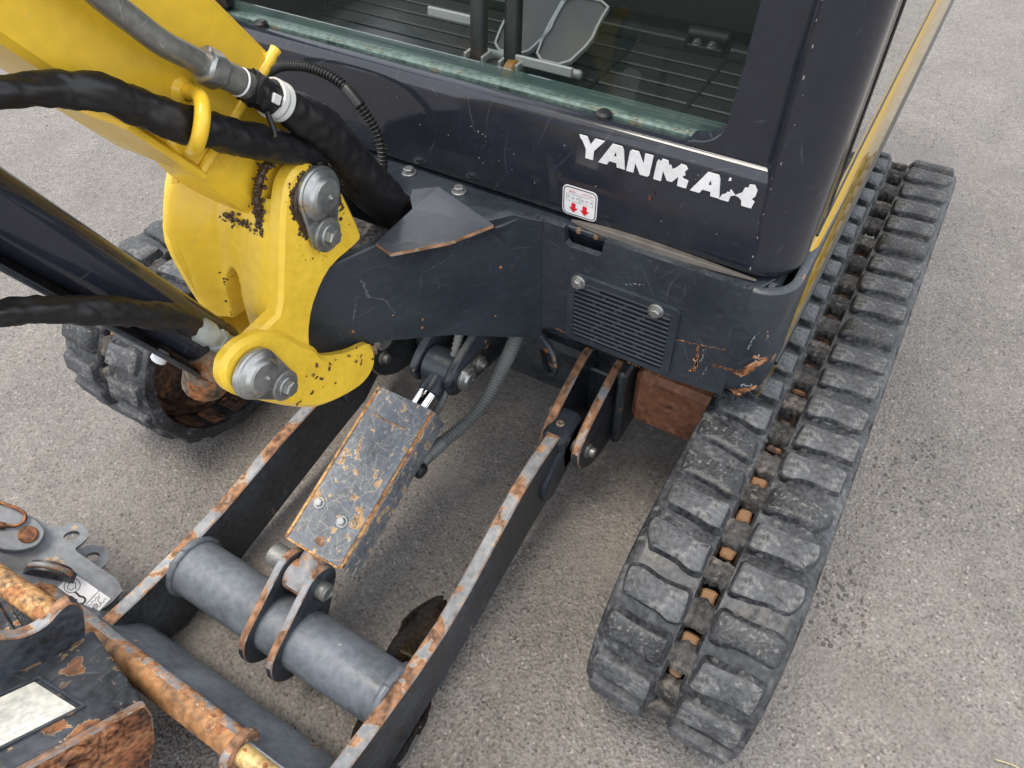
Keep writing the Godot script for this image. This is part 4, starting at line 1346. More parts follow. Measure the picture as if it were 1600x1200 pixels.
# ---------------------------------------------------------------- swing bracket
func pin_end(parent: Node3D, c: Vector2, b: Vector2, x: float, r: float, rb: float, called: String) -> void:
	var s := ST()
	prism(s, PX(x + 0.009), hull2(c, r, b, rb), 0.009, 0.002)
	var dir := Vector3.RIGHT
	lathe(s, AX(Vector3(x + 0.009, c.x, c.y), dir), P2([r * 0.93, 0.0, r * 0.93, 0.002, r * 0.74, 0.006, r * 0.66, 0.0105, r * 0.56, 0.012, 0.0, 0.012]), 32)
	lathe(s, AX(Vector3(x + 0.0205, c.x - 0.002, c.y - 0.003), dir), P2([r * 0.10, 0.0, r * 0.12, 0.0015, r * 0.06, 0.0022, 0.0, -0.002]), 12)
	var o := obj(called, [s, M.steel], parent)
	var w := ST()
	lathe(w, AX(Vector3(x + 0.0092, b.x, b.y), dir), P2([rb * 0.98, 0.0, rb * 0.98, 0.0035, rb * 0.9, 0.0055, rb * 0.5, 0.0055]), 28)
	obj("washer", [w, M.dull_steel], parent)
	bolt(parent, Vector3(x + 0.0155, b.x, b.y), dir, rb * 0.66, M.steel, 0.45)

func build_swing_bracket(ex: Node3D) -> void:
	var s := ST()
	var outer := P2([0.896, 1.280, 0.925, 1.262, 0.934, 1.245, 0.934, 1.222, 0.914, 1.200, 0.878, 1.182, 0.790, 1.162, 0.779, 1.170, 0.780, 1.228, 0.768, 1.254, 0.745, 1.280, 0.715, 1.297, 0.689, 1.303, 0.664, 1.302, 0.630, 1.325, 0.650, 1.375, 0.70, 1.40, 0.75, 1.41, 0.774, 1.385, 0.777, 1.350, 0.778, 1.331, 0.835, 1.306])
	prism(s, PX(-0.595), smooth2(ccw(outer), 1), 0.026, 0.005)
	var lobe := P2([0.690, 1.300, 0.668, 1.296, 0.650, 1.276, 0.628, 1.245, 0.612, 1.206, 0.598, 1.197, 0.567, 1.202, 0.553, 1.222, 0.551, 1.246, 0.566, 1.288, 0.592, 1.333, 0.634, 1.370, 0.695, 1.413, 0.735, 1.441, 0.766, 1.444, 0.787, 1.430, 0.792, 1.404, 0.780, 1.368, 0.755, 1.340, 0.715, 1.318])
	prism(s, PX(-0.588), smooth2(ccw(lobe), 2), 0.022, 0.006)
	var left := P2([0.925, 1.292, 0.896, 1.315, 0.845, 1.343, 0.807, 1.345, 0.736, 1.340, 0.69, 1.332, 0.64, 1.31, 0.61, 1.25, 0.70, 1.18, 0.80, 1.15, 0.90, 1.17, 0.937, 1.22, 0.938, 1.26])
	prism(s, PX(-0.745), smooth2(ccw(left), 1), 0.020, 0.005)
	# body between the plates, and the lower tongue under the nose
	prism(s, PX(-0.648), P2([0.845, 1.20, 0.838, 1.255, 0.80, 1.268, 0.74, 1.282, 0.69, 1.285, 0.66, 1.275, 0.78, 1.165, 0.83, 1.17]), 0.10, 0.004)
	prism(s, PY(0.596), XZ([-0.612, 1.29, -0.614, 1.20, -0.64, 1.15, -0.69, 1.15, -0.73, 1.20, -0.735, 1.30]), 0.035, 0.008)
	# web: a hollow sheet from one plate edge to the other, with an arched pocket at its foot
	var nu := 44
	var nv := 44
	var g := []
	for j in nv + 1:
		var v := j / float(nv)
		var y := lerpf(0.712, 0.905, v)
		var row := []
		for i in nu + 1:
			var u := i / float(nu)
			var x := lerpf(-0.752, -0.600, u)
			var zl := 1.341 - 0.9 * maxf(0.0, y - 0.845) * maxf(0.0, y - 0.845) * 10.0
			var zr := lerpf(1.338, 1.272, clampf((y - 0.76) / 0.145, 0.0, 1.0))
			var z := lerpf(zl, zr, smoothstep(0.0, 1.0, u))
			var dip := 0.0
			dip = smoothstep(0.0, 0.28, u) * (1.0 - smoothstep(0.25, 0.85, u))
			z -= dip * (0.014 + 0.034 * v)
			# pocket
			var px := (x + 0.693) / 0.0165
			var py := (y - 0.752) / 0.040
			var k := absf(px) if y < 0.752 else Vector2(px, py).length()
			z -= 0.040 * (1.0 - smoothstep(0.80, 1.10, k))
			row.append(Vector3(x, y, z))
		g.append(row)
	s.set_smooth_group(900)
	for j in nv:
		for i in nu:
			quad(s, g[j][i], g[j + 1][i], g[j + 1][i + 1], g[j][i + 1])
	var br := obj("swing_bracket", [s, M.yellow], ex)
	pin_end(br, Vector2(0.892, 1.224), Vector2(0.839, 1.233), -0.595, 0.0345, 0.0235, "pivot_pin")
	pin_end(br, Vector2(0.743, 1.404), Vector2(0.697, 1.377), -0.5855, 0.034, 0.022, "cylinder_pin")
	bolt(br, Vector3(-0.602, 0.583, 1.196), Vector3(0.5, 0.0, -0.86), 0.0125, M.rusty_steel, 0.2)
	# grease squeezed out round the upper pin and along the boss: lumps of many sizes pressed together
	var gr := ST()
	var lump := func(p: Vector3, nrm: Vector3, r: float, flat: float) -> void:
		var T := AX(p, nrm)
		T.basis = T.basis * Basis(Vector3.UP, rng.randf() * TAU) * Basis.from_scale(Vector3(rng.randf_range(0.7, 1.8), flat, rng.randf_range(0.6, 1.1)))
		lathe(gr, T, P2([r * 0.98, -r * 0.5, r, 0.0, r * 0.86, r * 0.45, r * 0.5, r * 0.8, 0.0, r * 0.9]), 9, true)
	rng.seed = 92
	var f := FastNoiseLite.new()
	f.seed = 77
	f.frequency = 60.0
	var seam0 := []
	for i in 40:
		var a := lerpf(0.1, 3.3, i / 39.0)
		seam0.append(Vector3(-0.5940, 0.886 + 0.0365 * cos(a) - (0.010 * smoothstep(0.4, 0.6, i / 39.0)), 1.225 + 0.0365 * sin(a)))
	tube(gr, seam0, func(dd: float, a: float) -> float: return 0.0032 + 0.0022 * f.get_noise_2d(dd * 3.0, a * 0.03), 9)
	for i in 420:   # ring round the pin plate, thick on its left
		var a := rng.randf_range(-1.5, 3.9)
		var thick := 1.0 if a > 0.2 and a < 3.4 else 0.7
		var rr := 0.0355 + absf(rng.randfn(0.0, 0.0035)) * thick
		lump.call(Vector3(-0.5948, 0.886 + rr * cos(a) - (0.012 if a > 1.8 else 0.0), 1.225 + rr * sin(a)), Vector3(1, rng.randfn(0, 0.3), rng.randfn(0, 0.3)), rng.randf_range(0.0008, 0.0028) * thick, rng.randf_range(0.4, 0.9))
	for i in 130:    # smear behind the pin
		lump.call(Vector3(-0.5948, 0.872 + rng.randfn(0.0, 0.013), 1.186 + absf(rng.randfn(0.0, 0.006))), Vector3.RIGHT, rng.randf_range(0.0008, 0.0028), rng.randf_range(0.3, 0.7))
	var seam := spline([Vector3(-0.630, 0.936, 1.205), Vector3(-0.622, 0.945, 1.232), Vector3(-0.624, 0.938, 1.264), Vector3(-0.629, 0.912, 1.281), Vector3(-0.631, 0.885, 1.286), Vector3(-0.631, 0.862, 1.289), Vector3(-0.632, 0.842, 1.292)], 9)
	tube(gr, seam, func(dd: float, a: float) -> float: return 0.0045 + 0.0035 * f.get_noise_2d(dd * 3.0 + 5.0, a * 0.03), 9)
	for i in 420:
		var p: Vector3 = seam[rng.randi() % seam.size()]
		lump.call(p + Vector3(rng.randfn(0.0, 0.0035), rng.randfn(0.0, 0.003), rng.randfn(0.0, 0.0025)), Vector3(rng.randfn(0.3, 0.4), 0.5, 0.8), rng.randf_range(0.0010, 0.0033), rng.randf_range(0.4, 0.9))
	for i in 130:
		lump.call(Vector3(lerpf(-0.635, -0.70, pow(rng.randf(), 1.5)), 0.866 + rng.randfn(0.0, 0.004), 1.290 + rng.randfn(0.0, 0.003)), Vector3(0, 0.6, 0.8), rng.randf_range(0.0008, 0.0028), 0.6)
	for i in 26:    # spatter
		var a := rng.randf_range(0.4, 5.2)
		var rr := 0.045 + absf(rng.randfn(0.0, 0.011))
		var p := Vector3(-0.5949, 0.872 + rr * cos(a), 1.228 + rr * sin(a))
		if p.z < 1.272 and p.z > 1.175 and p.y < 0.925:
			lump.call(p, Vector3.RIGHT, rng.randf_range(0.0005, 0.0015), 0.3)
	obj("grease_smear", [gr, M.grease], br)
	# rust flakes in the pocket and along the lower lobe
	var fk := ST()
	for i in 90:
		var p: Vector3
		var nrm := Vector3.RIGHT
		if i < 40:
			var jj := rng.randi_range(0, 16)
			var ii := rng.randi_range(9, 21)
			p = g[jj][ii]
			nrm = (g[jj + 1][ii] - g[jj][ii]).cross(g[jj][ii + 1] - g[jj][ii]).normalized()
			if nrm.z < 0:
				nrm = -nrm
		else:
			var t := rng.randf()
			p = Vector3(-0.586, 0.575 + 0.05 * rng.randf() + 0.06 * t, 1.225 + 0.13 * t + rng.randf_range(-0.02, 0.02))
			if i > 66:
				p = Vector3(-0.595, rng.randf_range(0.80, 0.93), rng.randf_range(1.19, 1.27))
		var T := AX(p + nrm * 0.0002, nrm)
		var r := rng.randf_range(0.0006, 0.0022) * (0.6 if i > 66 else 1.0)
		var pl := PackedVector2Array()
		var st := rng.randf_range(1.0, 2.6)
		var tw := rng.randf() * TAU
		for j in 7:
			pl.append((Vector2(cos(TAU * j / 7) * st, sin(TAU * j / 7)) * r * rng.randf_range(0.4, 1.3)).rotated(tw))
		prism(fk, T * Transform3D(Basis(Vector3.RIGHT, Vector3.FORWARD, Vector3.UP), Vector3.ZERO), pl, 0.001, 0.0)
	obj("rust_fleck", [fk, M.rust_dark], br).set_meta("kind", "stuff")

# ---------------------------------------------------------------- boom and its cylinder
func build_boom(ex: Node3D) -> void:
	var d := Vector2(0.841, 0.541)
	var s := ST()
	var p0 := Vector2(0.974, 1.340)
	var p1 := Vector2(1.043, 1.200)
	prism(s, PX(-0.630), PackedVector2Array([p0, p0 + d * 1.05, p1 + d * 1.02, p1]), 0.135, 0.007)
	# neck and boss
	var c := Vector2(0.892, 1.226)
	prism(s, PX(-0.638), smooth2(ccw(P2([0.985, 1.332, 1.040, 1.212, 0.945, 1.180, 0.905, 1.175, 0.865, 1.19, 0.845, 1.225, 0.85, 1.262, 0.885, 1.290, 0.93, 1.315])), 1), 0.118, 0.016)
	cyl(s, Vector3(-0.745, c.x, c.y), Vector3(-0.629, c.x, c.y), 0.055, 40, 0.005)
	# weld bead at the end of the box and the flange under it
	var wd := []
	for i in 25:
		var t := i / 24.0
		wd.append(Vector3(-0.630, lerpf(0.972, 1.047, t), lerpf(1.343, 1.194, t)))
	tube(s, wd, func(dd: float, a: float) -> float: return 0.0062 + 0.0006 * sin(dd * 420.0), 12)
	var bt := Basis(Vector3.RIGHT, Vector3(0, d.x, d.y), Vector3.RIGHT.cross(Vector3(0, d.x, d.y)))
	box(s, Transform3D(bt, Vector3(-0.695, p0.x, p0.y)), Vector3(-0.072, -0.006, -0.004), Vector3(0.072, 0.10, 0.004), 0.002)
	var boom := obj("boom", [s, M.yellow_boom], ex)
	# hose guide: a bent rod welded to the side
	var r := ST()
	tube(r, spline([Vector3(-0.632, 1.056, 1.322), Vector3(-0.606, 1.062, 1.326), Vector3(-0.582, 1.066, 1.338), Vector3(-0.570, 1.058, 1.352), Vector3(-0.572, 1.042, 1.362), Vector3(-0.590, 1.025, 1.360), Vector3(-0.610, 1.017, 1.352), Vector3(-0.632, 1.015, 1.348)], 7), 0.0075, 12)
	lathe(r, AX(Vector3(-0.631, 1.056, 1.322), Vector3.RIGHT), P2([0.016, -0.001, 0.0125, 0.004, 0.008, 0.009]), 16, true)
	lathe(r, AX(Vector3(-0.631, 1.015, 1.348), Vector3.RIGHT), P2([0.016, -0.001, 0.0125, 0.004, 0.008, 0.009]), 16, true)
	obj("hose_guide", [r, M.yellow_boom], boom)
	# lift cylinder below the boom
	var dir := Vector3(0, 0.916, 0.401)
	var base := Vector3(-0.678, 0.722, 1.384)
	var cs := ST()
	lathe(cs, AX(base, dir), P2([0.0, -0.018, 0.026, -0.016, 0.034, 0.0, 0.0345, 0.03, 0.0335, 0.034, 0.0335, 0.85, 0.036, 0.855, 0.036, 0.90, 0.0, 0.90]), 36)
	var cy := obj("boom_cylinder", [cs, M.cab], ex)
	var eye := ST()
	cyl(eye, Vector3(-0.716, 0.728, 1.400), Vector3(-0.636, 0.728, 1.400), 0.031, 28)
	lathe(eye, AX(Vector3(-0.70, 0.68, 1.402), Vector3(-0.35, -0.85, 0.2)), P2([0.0, -0.02, 0.03, -0.018, 0.03, 0.03, 0.0, 0.034]), 16)
	obj("cylinder_eye", [eye, M.rusty_steel], cy)
	var gd := ST()
	var ge := ST()
	var out := Vector3(0, -0.401, 0.916)
	var T := Transform3D(Basis(Vector3.RIGHT, dir, Vector3.RIGHT.cross(dir)), base + out * 0.047 + Vector3(-0.004, 0, 0))
	prism(gd, T, smooth2(ccw(P2([-0.030, -0.035, 0.026, 0.02, 0.034, 0.05, 0.034, 0.8, -0.045, 0.8, -0.045, 0.0])), 1), 0.006, 0.0015, ge)
	prism(gd, Transform3D(T.basis, T.origin), P2([-0.045, 0.03, -0.039, 0.03, -0.039, 0.8, -0.045, 0.8]), 0.045, 0.001)
	obj("cylinder_guard", [gd, M.dark_chip, ge, M.frame_edge], cy)
	var bs := ST()
	lathe(bs, AX(T * Vector3(-0.040, 0.03, 0.0), T.basis.z), P2([0.010, -0.01, 0.010, 0.005, 0.006, 0.008, 0.0, 0.009]), 20)
	obj("guard_button", [bs, M.white], cy)
	bs = ST()
	lathe(bs, AX(Vector3(-0.742, 0.642, 1.385), Vector3(0.75, 0.2, 0.6)), P2([0.0135, -0.02, 0.0135, 0.002, 0.011, 0.005, 0.0, 0.006]), 20)
	obj("guard_button", [bs, M.white], cy)
	# steel elbow that feeds the cylinder
	var el := ST()
	tube(el, spline([Vector3(-0.640, 0.826, 1.426), Vector3(-0.637, 0.812, 1.420), Vector3(-0.636, 0.795, 1.412)], 4), 0.0125, 16)
	lathe(el, AX(Vector3(-0.636, 0.800, 1.414), Vector3(0, -0.9, -0.42)), P2([0.0, -0.004, 0.0155, -0.004, 0.0155, 0.016, 0.012, 0.018, 0.012, 0.028, 0.015, 0.029, 0.015, 0.040, 0.0, 0.041]), 6)
	lathe(el, AX(Vector3(-0.636, 0.764, 1.397), Vector3(0, -0.9, -0.42)), P2([0.0135, 0.0, 0.0135, 0.022, 0.009, 0.026]), 20)
	obj("steel_fitting", [el, M.zinc], cy)
	var bj := ST()
	cyl(bj, Vector3(-0.652, 0.738, 1.386), Vector3(-0.617, 0.740, 1.386), 0.0165, 20)
	lathe(bj, AX(Vector3(-0.617, 0.740, 1.386), Vector3.RIGHT), P2([0.013, 0.0, 0.012, 0.006, 0.007, 0.008, 0.006, 0.004, 0.0, 0.004]), 20)
	obj("banjo_joint", [bj, M.rusty_steel], cy)

# ---------------------------------------------------------------- hoses
func build_hoses(ex: Node3D) -> void:
	var f := FastNoiseLite.new()
	f.seed = 31
	f.frequency = 1.0
	var sleeve := func(path: Array, r: float, amp: float, off: float, thin := 1.0, span := 0.07) -> SurfaceTool:
		var s := ST()
		tube(s, spline(path, 12), func(dd: float, a: float) -> float: return r * lerpf(thin, 1.0, smoothstep(0.0, span, dd)) * (1.0 + amp * f.get_noise_3d(dd * 22.0 + off, cos(a) * 0.9, sin(a) * 0.9) + amp * 0.5 * f.get_noise_3d(dd * 60.0 + off, cos(a) * 1.6, sin(a) * 1.6)), 26)
		return s
	var lower: SurfaceTool = sleeve.call([Vector3(-0.60, 1.20, 1.66), Vector3(-0.61, 1.152, 1.530), Vector3(-0.612, 1.134, 1.485), Vector3(-0.613, 1.116, 1.441), Vector3(-0.603, 1.104, 1.415), Vector3(-0.603, 1.075, 1.385), Vector3(-0.598, 1.043, 1.350), Vector3(-0.60, 1.012, 1.312), Vector3(-0.604, 0.975, 1.262), Vector3(-0.615, 0.922, 1.195), Vector3(-0.625, 0.862, 1.142), Vector3(-0.625, 0.80, 1.105), Vector3(-0.628, 0.735, 1.06), Vector3(-0.632, 0.66, 1.02)], 0.0185, 0.24, 0.0, 0.40, 0.42)
	note(obj("sleeved_hose", [lower, M.sleeve], ex), "black fabric sleeved hose through the yellow rod guide")
	var upper: SurfaceTool = sleeve.call([Vector3(-0.60, 1.016, 1.240), Vector3(-0.60, 0.992, 1.215), Vector3(-0.602, 0.952, 1.182), Vector3(-0.606, 0.902, 1.150), Vector3(-0.61, 0.85, 1.118), Vector3(-0.612, 0.795, 1.085), Vector3(-0.620, 0.725, 1.045), Vector3(-0.628, 0.65, 1.02)], 0.0255, 0.20, 7.0, 0.68)
	note(obj("sleeved_hose", [upper, M.sleeve], ex), "thick black sleeved hose running from the steel pipe into the frame")
	var third: SurfaceTool = sleeve.call([Vector3(-0.60, 1.02, 1.70), Vector3(-0.62, 0.985, 1.607), Vector3(-0.62, 0.973, 1.581), Vector3(-0.62, 0.954, 1.551), Vector3(-0.62, 0.922, 1.513), Vector3(-0.625, 0.880, 1.472), Vector3(-0.635, 0.838, 1.434), Vector3(-0.640, 0.815, 1.420)], 0.0150, 0.26, 15.0, 0.55, 0.26)
	note(obj("sleeved_hose", [third, M.sleeve], ex), "black sleeved hose over the lift cylinder")
	# steel pipe with its union nut, and the taped end of the hose
	var p := ST()
	tube(p, spline([Vector3(-0.60, 1.45, 1.56), Vector3(-0.60, 1.30, 1.46), Vector3(-0.6, 1.19, 1.392), Vector3(-0.6, 1.167, 1.378), Vector3(-0.6, 1.144, 1.362), Vector3(-0.6, 1.119, 1.344), Vector3(-0.6, 1.098, 1.323), Vector3(-0.6, 1.078, 1.303)], 8), 0.0118, 22)
	var pipe := obj("steel_pipe", [p, M.dull_steel], ex)
	var ax := (Vector3(-0.6, 1.030, 1.253) - Vector3(-0.6, 1.078, 1.303)).normalized()
	var nt := ST()
	lathe(nt, AX(Vector3(-0.6, 1.086, 1.311), ax), P2([0.0, -0.002, 0.0165, -0.002, 0.0185, 0.002, 0.0185, 0.019, 0.0165, 0.023, 0.0, 0.023]), 6)
	obj("union_nut", [nt, M.steel], pipe)
	var ad := ST()
	lathe(ad, AX(Vector3(-0.6, 1.086, 1.311), ax), P2([0.0140, 0.02, 0.0145, 0.043, 0.0138, 0.044, 0.0138, 0.060, 0.0, 0.060]), 24)
	obj("adapter", [ad, M.dull_steel], pipe)
	var wr := ST()
	lathe(wr, AX(Vector3(-0.6, 1.086, 1.311), ax), P2([0.0140, 0.046, 0.0150, 0.0475, 0.0140, 0.049]), 24)
	obj("paint_mark", [wr, M.white], pipe)
	var rag := ST()
	var rp := []
	for i in 14:
		rp.append(Vector3(-0.6, 1.086, 1.311) + ax * (0.058 + 0.037 * i / 13.0))
	tube(rag, rp, func(dd: float, a: float) -> float: return 0.0155 + 0.006 * f.get_noise_3d(dd * 90.0, cos(a) * 2.2, sin(a) * 2.2) + 0.002, 22)
	tube(rag, spline([Vector3(-0.585, 1.034, 1.274), Vector3(-0.578, 1.05, 1.272), Vector3(-0.574, 1.06, 1.264)], 3), 0.0035, 6)
	tube(rag, spline([Vector3(-0.59, 1.016, 1.262), Vector3(-0.58, 1.0, 1.268), Vector3(-0.577, 0.995, 1.272)], 3), 0.003, 6)
	obj("tape_wrap", [rag, M.sleeve], pipe)
	var cl := ST()
	for k in [0.092, 0.1015]:
		lathe(cl, AX(Vector3(-0.6, 1.086, 1.311), ax), P2([0.018, k, 0.0215, k, 0.0215, k + 0.0065, 0.018, k + 0.0065]), 30)
	box(cl, Transform3D(AX(Vector3(-0.6, 1.086, 1.311) + ax * 0.098, ax).basis, Vector3(-0.584, 1.028, 1.252)), Vector3(-0.005, -0.006, -0.004), Vector3(0.005, 0.006, 0.004), 0.001)
	obj("hose_tie", [cl, M.tie], pipe)
	# thin corrugated conduit that loops in front of the cab
	var co := ST()
	var cp := spline([Vector3(-0.95, 0.845, 0.955), Vector3(-0.935, 0.856, 0.955), Vector3(-0.901, 0.870, 0.955), Vector3(-0.843, 0.880, 0.957), Vector3(-0.785, 0.874, 0.962), Vector3(-0.745, 0.850, 0.968), Vector3(-0.712, 0.815, 0.975), Vector3(-0.703, 0.778, 0.982), Vector3(-0.712, 0.74, 0.985)], 90)
	tube(co, cp, func(dd: float, a: float) -> float: return (0.0066 + 0.0019 * sin(dd * TAU / 0.0062)) if dd < 0.19 or dd > 0.225 else 0.0092, 10)
	note(obj("corrugated_conduit", [co, M.plastic], ex), "thin black corrugated conduit looping in front of the cab")

# ---------------------------------------------------------------- dozer blade, its arms and its cylinder
func build_blade(ex: Node3D) -> void:
	var bl := ST()
	var be := ST()
	# curved mouldboard, extruded across
	var back := [Vector2(0.222, 1.701), Vector2(0.195, 1.692), Vector2(0.165, 1.676), Vector2(0.13, 1.656), Vector2(0.10, 1.644), Vector2(0.07, 1.642), Vector2(0.03, 1.655), Vector2(0.004, 1.685)]
	var poly := PackedVector2Array()
	for p in back:
		poly.append(p)
	for i in back.size():
		var p: Vector2 = back[back.size() - 1 - i]
		poly.append(p + Vector2(0.0, 0.012))
	prism(bl, PX(-0.125), poly, 1.02, 0.0)
	prism(bl, PX(-0.40), P2([0.19, 1.69, 0.13, 1.655, 0.03, 1.655, 0.01, 1.68]), 0.012, 0.002)
	var blade := obj("dozer_blade", [bl, M.grey, be, M.rust_edge], ex)
	# rounded rail along the top of the blade
	var rl := ST()
	var rtop := ST()
	for part in [[rl, -0.35, 0.62], [rtop, 0.62, 1.60]]:
		part[0].set_smooth_group(1)
		for i in 12:
			for k in 40:
				var a0 := PI * lerpf(part[1], part[2], i / 12.0)
				var a1 := PI * lerpf(part[1], part[2], (i + 1) / 12.0)
				var xa := lerpf(-1.145, -0.532, k / 40.0)
				var xb := lerpf(-1.145, -0.532, (k + 1) / 40.0)
				quad(part[0], Vector3(xa, 0.208 + 0.024 * sin(a0), 1.714 + 0.024 * cos(a0)), Vector3(xb, 0.208 + 0.024 * sin(a0), 1.714 + 0.024 * cos(a0)), Vector3(xb, 0.208 + 0.024 * sin(a1), 1.714 + 0.024 * cos(a1)), Vector3(xa, 0.208 + 0.024 * sin(a1), 1.714 + 0.024 * cos(a1)))
	note(obj("blade_rail", [rl, M.rail_rust, rtop, M.rail_top], blade), "rounded top rail of the blade, paint worn to rust")
	var r2 := ST()
	box(r2, Transform3D.IDENTITY, Vector3(-0.535, 0.198, 1.700), Vector3(-0.125, 0.226, 1.722), 0.008)
	obj("blade_rail", [r2, M.rust_edge], blade)
	var fr := ST()
	box(fr, Transform3D.IDENTITY, Vector3(-1.14, 0.02, 1.712), Vector3(-0.125, 0.20, 1.7185), 0.002)
	obj("blade_face", [fr, M.rust], blade)
	var co := ST()
	lathe(co, AX(Vector3(-0.534, 0.212, 1.718), Vector3.RIGHT), P2([0.016, 0.0, 0.034, 0.0, 0.0355, 0.002, 0.0355, 0.012, 0.034, 0.014, 0.016, 0.014]), 36)
	obj("rail_collar", [co, M.rust_edge], blade)
	var bp := ST()
	cyl(bp, Vector3(-0.53, 0.212, 1.718), Vector3(-0.36, 0.212, 1.718), 0.0175, 28)
	obj("brass_pin", [bp, M.brass], blade)
	# arms
	var prof_r := P2([0.155, 0.925, 0.245, 0.935, 0.262, 0.985, 0.262, 1.06, 0.252, 1.13, 0.222, 1.22, 0.190, 1.31, 0.172, 1.39, 0.172, 1.48, 0.186, 1.58, 0.205, 1.692, 0.02, 1.680, 0.004, 1.60, 0.018, 1.45, 0.042, 1.30, 0.080, 1.12, 0.100, 1.0])
	var prof_l := P2([0.13, 0.925, 0.205, 0.935, 0.215, 0.985, 0.212, 1.06, 0.208, 1.16, 0.203, 1.24, 0.190, 1.34, 0.180, 1.42, 0.177, 1.52, 0.179, 1.62, 0.186, 1.694, 0.02, 1.680, 0.004, 1.60, 0.018, 1.45, 0.042, 1.30, 0.070, 1.12, 0.085, 1.0])
	for a in [[-0.370, prof_r, "right-hand blade arm beside the hinge plates"], [-0.884, prof_l, "blade arm that passes under the yellow bracket"]]:
		var s := ST()
		var e := ST()
		prism(s, PX(a[0]), a[1], 0.027, 0.0025, e)
		obj("blade_arm", [s, M.dark_chip, e, M.rust_edge], blade)
		var h := ST()
		var hx: float = a[0] - 0.0135
		box(h, Transform3D.IDENTITY, Vector3(hx - 0.026, 0.15, 0.905), Vector3(hx + 0.026, 0.262 if hx > -0.6 else 0.225, 0.995), 0.010)
		prism(h, PX(hx + 0.026), hull2(Vector2(0.20, 0.945), 0.045, Vector2(0.155, 1.03), 0.035), 0.052, 0.005)
		obj("arm_hub", [h, M.frame], blade)
		var st := ST()
		lathe(st, AX(Vector3(hx - 0.002, 0.258, 0.955), Vector3.UP), P2([0.009, -0.004, 0.009, 0.005, 0.005, 0.007, 0.0, 0.004]), 16)
		obj("grease_nipple", [st, M.rusty_steel], blade)
	# cross tube with weld collars
	var t := ST()
	var tc := Vector2(0.128, 1.523)
	cyl(t, Vector3(-0.886, tc.x, tc.y), Vector3(-0.395, tc.x, tc.y), 0.056, 48, 0.0)
	for x in [-0.882, -0.4]:
		var ring := []
		for i in 41:
			var a := TAU * i / 40
			ring.append(Vector3(x, tc.x + 0.057 * cos(a), tc.y + 0.057 * sin(a)))
		tube(t, ring, func(dd: float, a: float) -> float: return 0.0075 + 0.0012 * sin(dd * 300.0), 8, false)
	obj("cross_tube", [t, M.grey], blade)
	for x in [-0.664, -0.598]:
		var l := ST()
		var le := ST()
		prism(l, PX(x), hull2(Vector2(0.205, 1.452), 0.042, tc + Vector2(-0.004, 0.012), 0.070), 0.014, 0.002, le)
		obj("tube_lug", [l, M.dark_chip, le, M.rust_edge], blade)
	var pn := ST()
	cyl(pn, Vector3(-0.70, 0.205, 1.452), Vector3(-0.582, 0.205, 1.452), 0.0165, 24)
	lathe(pn, AX(Vector3(-0.582, 0.205, 1.452), Vector3.RIGHT), P2([0.0165, 0.0, 0.013, 0.003, 0.0105, 0.001, 0.0, 0.001]), 20)
	cyl(pn, Vector3(-0.715, 0.215, 1.445), Vector3(-0.678, 0.215, 1.445), 0.022, 20)
	obj("lug_pin", [pn, M.dull_steel], blade)
	# blade cylinder
	var a0 := Vector3(-0.635, 0.318, 0.985)
	var a1 := Vector3(-0.635, 0.205, 1.452)
	var d := (a1 - a0).normalized()
	var cs := ST()
	cyl(cs, a0 + d * 0.135, a0 + d * 0.42, 0.034, 32)
	var bc := obj("blade_cylinder", [cs, M.frame], ex)
	var rod := ST()
	cyl(rod, a0 + d * 0.060, a0 + d * 0.16, 0.0225, 28, 0.0)
	obj("chrome_rod", [rod, M.chrome], bc)
	var ey := ST()
	cyl(ey, a0 + d * 0.0, a0 + d * 0.068, 0.0255, 28, 0.004)
	cyl(ey, a0 + Vector3(-0.040, 0, 0), a0 + Vector3(0.030, 0, 0), 0.040, 32, 0.006)
	obj("rod_eye", [ey, M.frame], bc)
	var pl := ST()
	prism(pl, PX(-0.592), smooth2(ccw(P2([0.275, 0.97, 0.29, 1.025, 0.335, 1.035, 0.365, 1.0, 0.40, 0.88, 0.40, 0.78, 0.24, 0.78, 0.26, 0.90])), 1), 0.016, 0.003)
	prism(pl, PX(-0.676), smooth2(ccw(P2([0.275, 0.97, 0.29, 1.025, 0.335, 1.035, 0.365, 1.0, 0.40, 0.88, 0.40, 0.78, 0.24, 0.78, 0.26, 0.90])), 1), 0.016, 0.003)
	obj("cylinder_mount", [pl, M.dark_chip], bc)
	pin_end(bc, Vector2(0.318, 0.985), Vector2(0.318, 0.938), -0.592, 0.0265, 0.018, "mount_pin")
	# folded guard over the cylinder
	var g := ST()
	var ge := ST()
	var c0 := Vector3(-0.640, 0.350, 1.108)
	var c1 := Vector3(-0.636, 0.245, 1.418)
	var cd := (c1 - c0).normalized()
	var T := Transform3D(Basis(Vector3.RIGHT, cd.cross(Vector3.RIGHT), cd), c1)
	T.basis.y = -T.basis.y if T.basis.y.y < 0 else T.basis.y
	T.basis.x = T.basis.y.cross(T.basis.z)
	var L := c0.distance_to(c1)
	prism(g, T, P2([-0.067, -0.068, -0.062, -0.068, -0.062, -0.013, -0.055, -0.0055, 0.055, -0.0055, 0.062, -0.013, 0.062, -0.068, 0.067, -0.068, 0.067, -0.010, 0.058, 0.0, -0.058, 0.0, -0.067, -0.010]), L, 0.0, null)
	tube(ge, [T * Vector3(0.0635, -0.0035, -0.002), T * Vector3(0.0635, -0.0035, -L + 0.002)], func(dd: float, a: float) -> float: return 0.0042 + 0.0014 * sin(dd * 170.0) * sin(dd * 61.0), 8)
	tube(ge, [T * Vector3(-0.0635, -0.0035, -0.002), T * Vector3(-0.0635, -0.0035, -L + 0.002)], 0.0040, 8)
